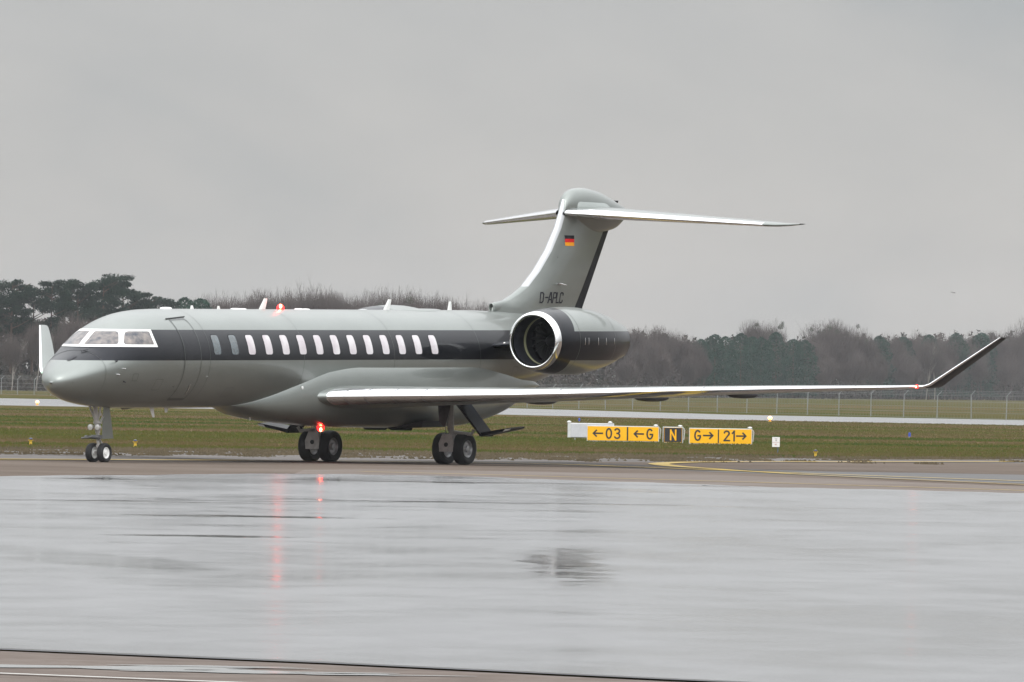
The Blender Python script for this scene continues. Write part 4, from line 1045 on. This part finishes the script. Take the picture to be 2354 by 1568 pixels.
for k, (x, y, h) in enumerate([(-81.5, 1592, 17.4), (-77.7, 1588, 17.8), (-74.9, 1596, 16.5), (-72.1, 1603, 17.5), (-68.6, 1613, 17.8), (-64.8, 1623, 18.5), (-62.0, 1631, 18.9), (-59.1, 1638, 16.2), (-56.2, 1646, 15.5), (-53.0, 1654, 15.1), (-50.6, 1657, 15.0)]):
    plant(PV[k % 4] if k < 9 else CVv[k % 3], x, y, h+.2, pl[k], 'pine tree', 'dark pines at the left', 'pine_tree', rt_)
# second row of pines, lower, fills the gaps
for k, (x, y, h) in enumerate([(-79.5, 1612, 15), (-70.5, 1628, 14.6), (-66.5, 1640, 15.6), (-60.5, 1652, 15), (-57.5, 1662, 14)]):
    plant(PV[(k+1) % 4], x, y, h, 'dark lower pine filling the second row at the left', 'pine tree', 'second row of pines at the left', 'pine_tree', rt_)
for k, (x, y, h) in enumerate([(-72.5, 1560, 11.5), (-67.5, 1566, 13.0), (-66.0, 1570, 12.0), (-69.8, 1563, 10.5), (-64.0, 1575, 12.5), (-76.0, 1556, 9.5)]):
    plant(BIRv[k % 2], x, y, h, 'pale-barked bare birch before the pines, %s' % ('the leftmost but one', 'middle of the close group', 'right of the close group', 'left of the close group', 'the rightmost', 'the leftmost')[k], 'birch tree', 'pale birches before the pines', 'birch_tree', rt_)
for q_, (x, y, h) in enumerate([(-50.1, 1662, 15.5), (-47.4, 1668, 16.1), (-44.9, 1675, 16.0), (-41.4, 1684, 16.9), (-38.7, 1690, 17.0), (-35.3, 1699, 17.8), (-32.2, 1706, 17.7), (-28.3, 1715, 17.0), (-25.2, 1723, 17.3), (-22.0, 1730, 18.0), (-19.1, 1737, 17.9), (-15.8, 1745, 17.6), (-12.5, 1752, 17.4), (-9.6, 1759, 16.2), (-7.0, 1765, 16.0)]):
    plant(BVv[rt_.randrange(6)], x, y, h+1.3, 'leafless grey-brown tree above the cabin roof, %s to the right of the pines' % ORD[q_], 'bare tree', 'bare trees above the cabin roof', 'bare_tree', rt_)
    plant(BVv[rt_.randrange(6)], x+1.4, y+14, h+.5, 'leafless tree half hidden in the back row above the cabin roof', 'bare tree', 'bare trees above the cabin roof', 'bare_tree', rt_)
plant(BIRv[0], -5.0, 1769, 17.6, 'thin bare tree rising just left of the tail fin root', 'bare tree', None, 'bare_tree', rt_)
plant(BIRv[1], -1.8, 1774, 16.2, 'small thin bare tree touching the tail fin root', 'bare tree', None, 'bare_tree', rt_)
RT = [(22.0, 1967, 14.2), (25.7, 1995, 14.7), (29.0, 2020, 15.1), (32.9, 2049, 14.3), (36.5, 2080, 13.3), (67.0, 2272, 14.6), (71.1, 2297, 16.1), (76, 2330, 15.0), (80.9, 2353, 15.8), (87.8, 2392, 16.5), (92.5, 2415, 16.0), (96.9, 2442, 17.3), (105.0, 2484, 17.1), (109, 2505, 17.0), (113.2, 2527, 17.8), (121.7, 2569, 18.6), (126, 2590, 18.6)]
for q_, (x, y, h) in enumerate(RT):
    lb, gp_ = ('bare brown tree in the wood right of the engine', 'bare trees right of the engine') if x < 40 else ('bare brown tree in the wood on the right beyond the wing', 'bare trees in the wood on the right')
    l1 = 'tall bare tree in the wood, %s to the right of the engine' % ORD[q_] if x < 40 else 'tall bare tree in the right-hand wood, %s to the right of the conifer clump' % ORD[q_-5]
    plant(BVv[rt_.randrange(6)], x, y, h, l1, 'bare tree', gp_, 'bare_tree', rt_)
    lb = 'lower bare tree at the front of the wood right of the engine' if x < 40 else 'lower bare tree at the front of the right-hand wood beyond the wing'
    for dd, hs in ((-22, .62), (-14, .80)):
        plant(BVv[rt_.randrange(6)], x+rt_.uniform(-2.5, 2.5)+1.2, y+dd, h*hs*rt_.uniform(.85, 1.08), lb, 'bare tree', gp_, 'bare_tree', rt_)
plant(BVv[2], 130.3, 2612, 22.3, 'tall bare tree at the right edge of the picture', 'bare tree', None, 'bare_tree', rt_)
plant(BVv[3], 136.4, 2642, 22.7, 'tall bare tree cut by the right edge of the picture', 'bare tree', None, 'bare_tree', rt_)
CN = [(38.5, 2095, 12.6), (41.5, 2102, 13.3), (44.2, 2126, 13.9), (47.9, 2151, 13.9), (50.5, 2160, 13.5), (52.8, 2175, 14.0), (56.7, 2208, 14.4), (61.2, 2236, 13.8), (64.0, 2250, 13.7)]
for i, (x, y, h) in enumerate(CN):
    plant(CVv[i % 3], x, y-12, h-.7+.5*math.sin(i*2.3), 'dark green conifer, %s from the left in the clump right of the engine' % ORD[i], 'conifer', 'dark conifers right of the engine', 'conifer_tree', rt_)
for i, (x, y, h) in enumerate([(99, 2420, 16.2), (92, 2400, 15.5), (85, 2360, 15.4), (108, 2480, 17), (116, 2520, 17.4)]):
    plant(CVv[i % 3], x, y+6, h-.8, 'dark conifer top in the right-hand wood, %s from the winglet end' % ('second', 'fourth', 'last', 'nearest but one', 'nearest')[i], 'conifer', 'conifer tops in the right-hand wood', 'conifer_tree', rt_)
# skyline trees with mistletoe balls, behind the wood
M_MIS = foliage_mat('mistletoe', [(.05, .06, .045), (.08, .09, .06)], .5)
def mball(parent, c, r, seed):
    rr = random.Random(seed); V = []; F = []
    for _ in range(int(220*r)):
        e = rr.uniform(-1, 1); a = rr.uniform(0, 6.28); q = r*rr.random()**.33; s1 = math.sqrt(1-e*e); rtri(rr, V, F, (c[0]+q*s1*math.cos(a), c[1]+q*s1*math.sin(a), c[2]+q*e), .15)
    mesh('mistletoe', V, F, M_MIS, parent, False)
for k, (x, y, h, lb) in enumerate(((53.0, 2205, 17.8, 'tall bare tree with dark clumps standing on the skyline right of the engine'), (57.0, 2225, 18.2, 'second tall bare tree on the skyline above the conifer clump'), (69.3, 2300, 18.6, 'tall skyline tree dotted with mistletoe balls, left of its pair'), (73.5, 2320, 19.2, 'tallest skyline tree dotted with mistletoe balls'), (79.5, 2350, 18.0, 'skyline tree with mistletoe sloping down to the right'))):
    r = plant(BVv[(k*2) % 6], x, y, h, lb, 'bare tree', None, 'bare_tree', rt_)
    hv = BVv[(k*2) % 6][2]
    for q in range(5): mball(r, (rt_.uniform(-2.6, 2.6), rt_.uniform(-2, 2), hv*rt_.uniform(.68, .93)), rt_.uniform(.35, .75), q+k*9)
for k, (x, y) in enumerate(((-17.4, 1735), (-22.5, 1729))):
    o = plant(BVv[k], x, y-6, 17.2-1.2*k, 'bare tree carrying a dark mistletoe ball above the rear cabin roof' if k == 0 else 'bare tree with a mistletoe clump low in its crown above the cabin roof', 'bare tree', None, 'bare_tree', rt_)
    mball(o, (0, 0, BVv[k][2]*.93), .7, 77+k)
# the wood behind, one mass
MS = [(-160, 1640, 13), (-106.3, 1690, 13), (-79.3, 1583, 12.5), (-72.1, 1603, 11.8), (-64.1, 1625, 12.6), (-54.6, 1650, 13), (-48.1, 1667, 13.4), (-41.4, 1684, 14.4), (-34.6, 1700, 15.4), (-27.6, 1717, 14.8), (-20.5, 1734, 15.6), (-13.3, 1751, 15.2), (-9.5, 1759, 13.7), (-3.6, 1772, 13.4), (1.7, 1797, 13.0), (21.1, 1960, 12.8), (27.6, 2010, 13.6), (35.5, 2066, 12.3), (41.6, 2109, 12.6), (47.9, 2151, 12.9), (58.9, 2222, 13.1), (65.8, 2265, 13.7), (76.6, 2328, 14.6), (89.1, 2399, 15.4), (102.3, 2470, 16.3), (116.0, 2541, 16.9), (130.8, 2614, 18.0), (183.0, 2824, 19.0), (260, 3000, 20)]
def wood(name, n, hf, back, dep, mat, label, cat, seed, size, x0=-95, x1=160, lo=0.0):
    rr = random.Random(seed); V = []; F = []; tx = [(a, b) for a, b, c in MS]; th = [(a, c) for a, b, c in MS]
    for _ in range(n):
        x = rr.uniform(x0, x1); y0 = interp(tx, x); H = interp(th, x)*hf*(1+.05*math.sin(x*1.1)+.04*math.sin(x*2.7+1)+.03*math.sin(x*6.1))
        f = lo+(1-lo)*rr.random(); top = H*(1-.25*rr.random()**3)
        rtri(rr, V, F, (x, y0+back+rr.uniform(0, dep), f*top), size)
    o = mesh(name, V, F, mat, None, False); tag(o, label, cat, kind='stuff')
wood('distant_wood', 190000, .935, 10, 14, M_WOOD, 'grey-brown leafless wood closing off the airfield', 'wood', 5, .52, -125, 200)
wood('undergrowth', 34000, .24, -14, 14, M_BUSH, 'dark bushes along the foot of the wood', 'bushes', 6, .42, -125, 200)
# two pale tall stems among the wood on the right
for k, (x, y) in enumerate(((97.5, 2418), (99.6, 2420))):
    plant(BIRv[k], x, y-14, 15.5, 'pale-stemmed birch in the right-hand wood, %s of a close pair' % ('left', 'right')[k], 'birch tree', 'pale birches in the right-hand wood', 'birch_tree', rt_)
# bird
V = [(0, 0, 0), (.12, .05, .03), (-.12, -.05, .03), (.42, -.02, .02), (.30, .10, .14), (-.40, .02, .05), (-.28, .1, .15), (0, .06, .06), (.03, -.10, -.02), (-.03, .12, -.02)]
F = [(1, 3, 4), (0, 1, 4, 7), (2, 6, 5), (0, 7, 6, 2), (8, 1, 7), (8, 7, 2), (9, 7, 1), (9, 2, 7), (8, 2, 9, 1)]
bd = mesh('bird', V, F, mat_('bird_dark', (.03, .025, .022), .8), None, False); bd.location = (30.13, 700, 9.0); bd.rotation_euler = (0, .15, .3); bd.scale = (.45, .45, .45)
tag(bd, 'tiny dark bird gliding in the sky on the right', 'bird')

# ------------------------------------------------------------------ haze: one even box of air
hz = MB().box((0, 1500, 16), (3100, 3600, 34)).build('haze', None, None, smooth=False)
hm = bpy.data.materials.new('haze_air'); hm.use_nodes = True; hn = hm.node_tree; hn.nodes.clear()
pv = NN(hn, 'ShaderNodeVolumePrincipled'); pv.inputs['Color'].default_value = (.85, .87, .9, 1); pv.inputs['Density'].default_value = .000045
ho = NN(hn, 'ShaderNodeOutputMaterial'); hn.links.new(pv.outputs[0], ho.inputs['Volume'])
hz.data.materials.append(hm); tag(hz, 'thin pale haze in the air over the airfield', 'haze', kind='stuff')
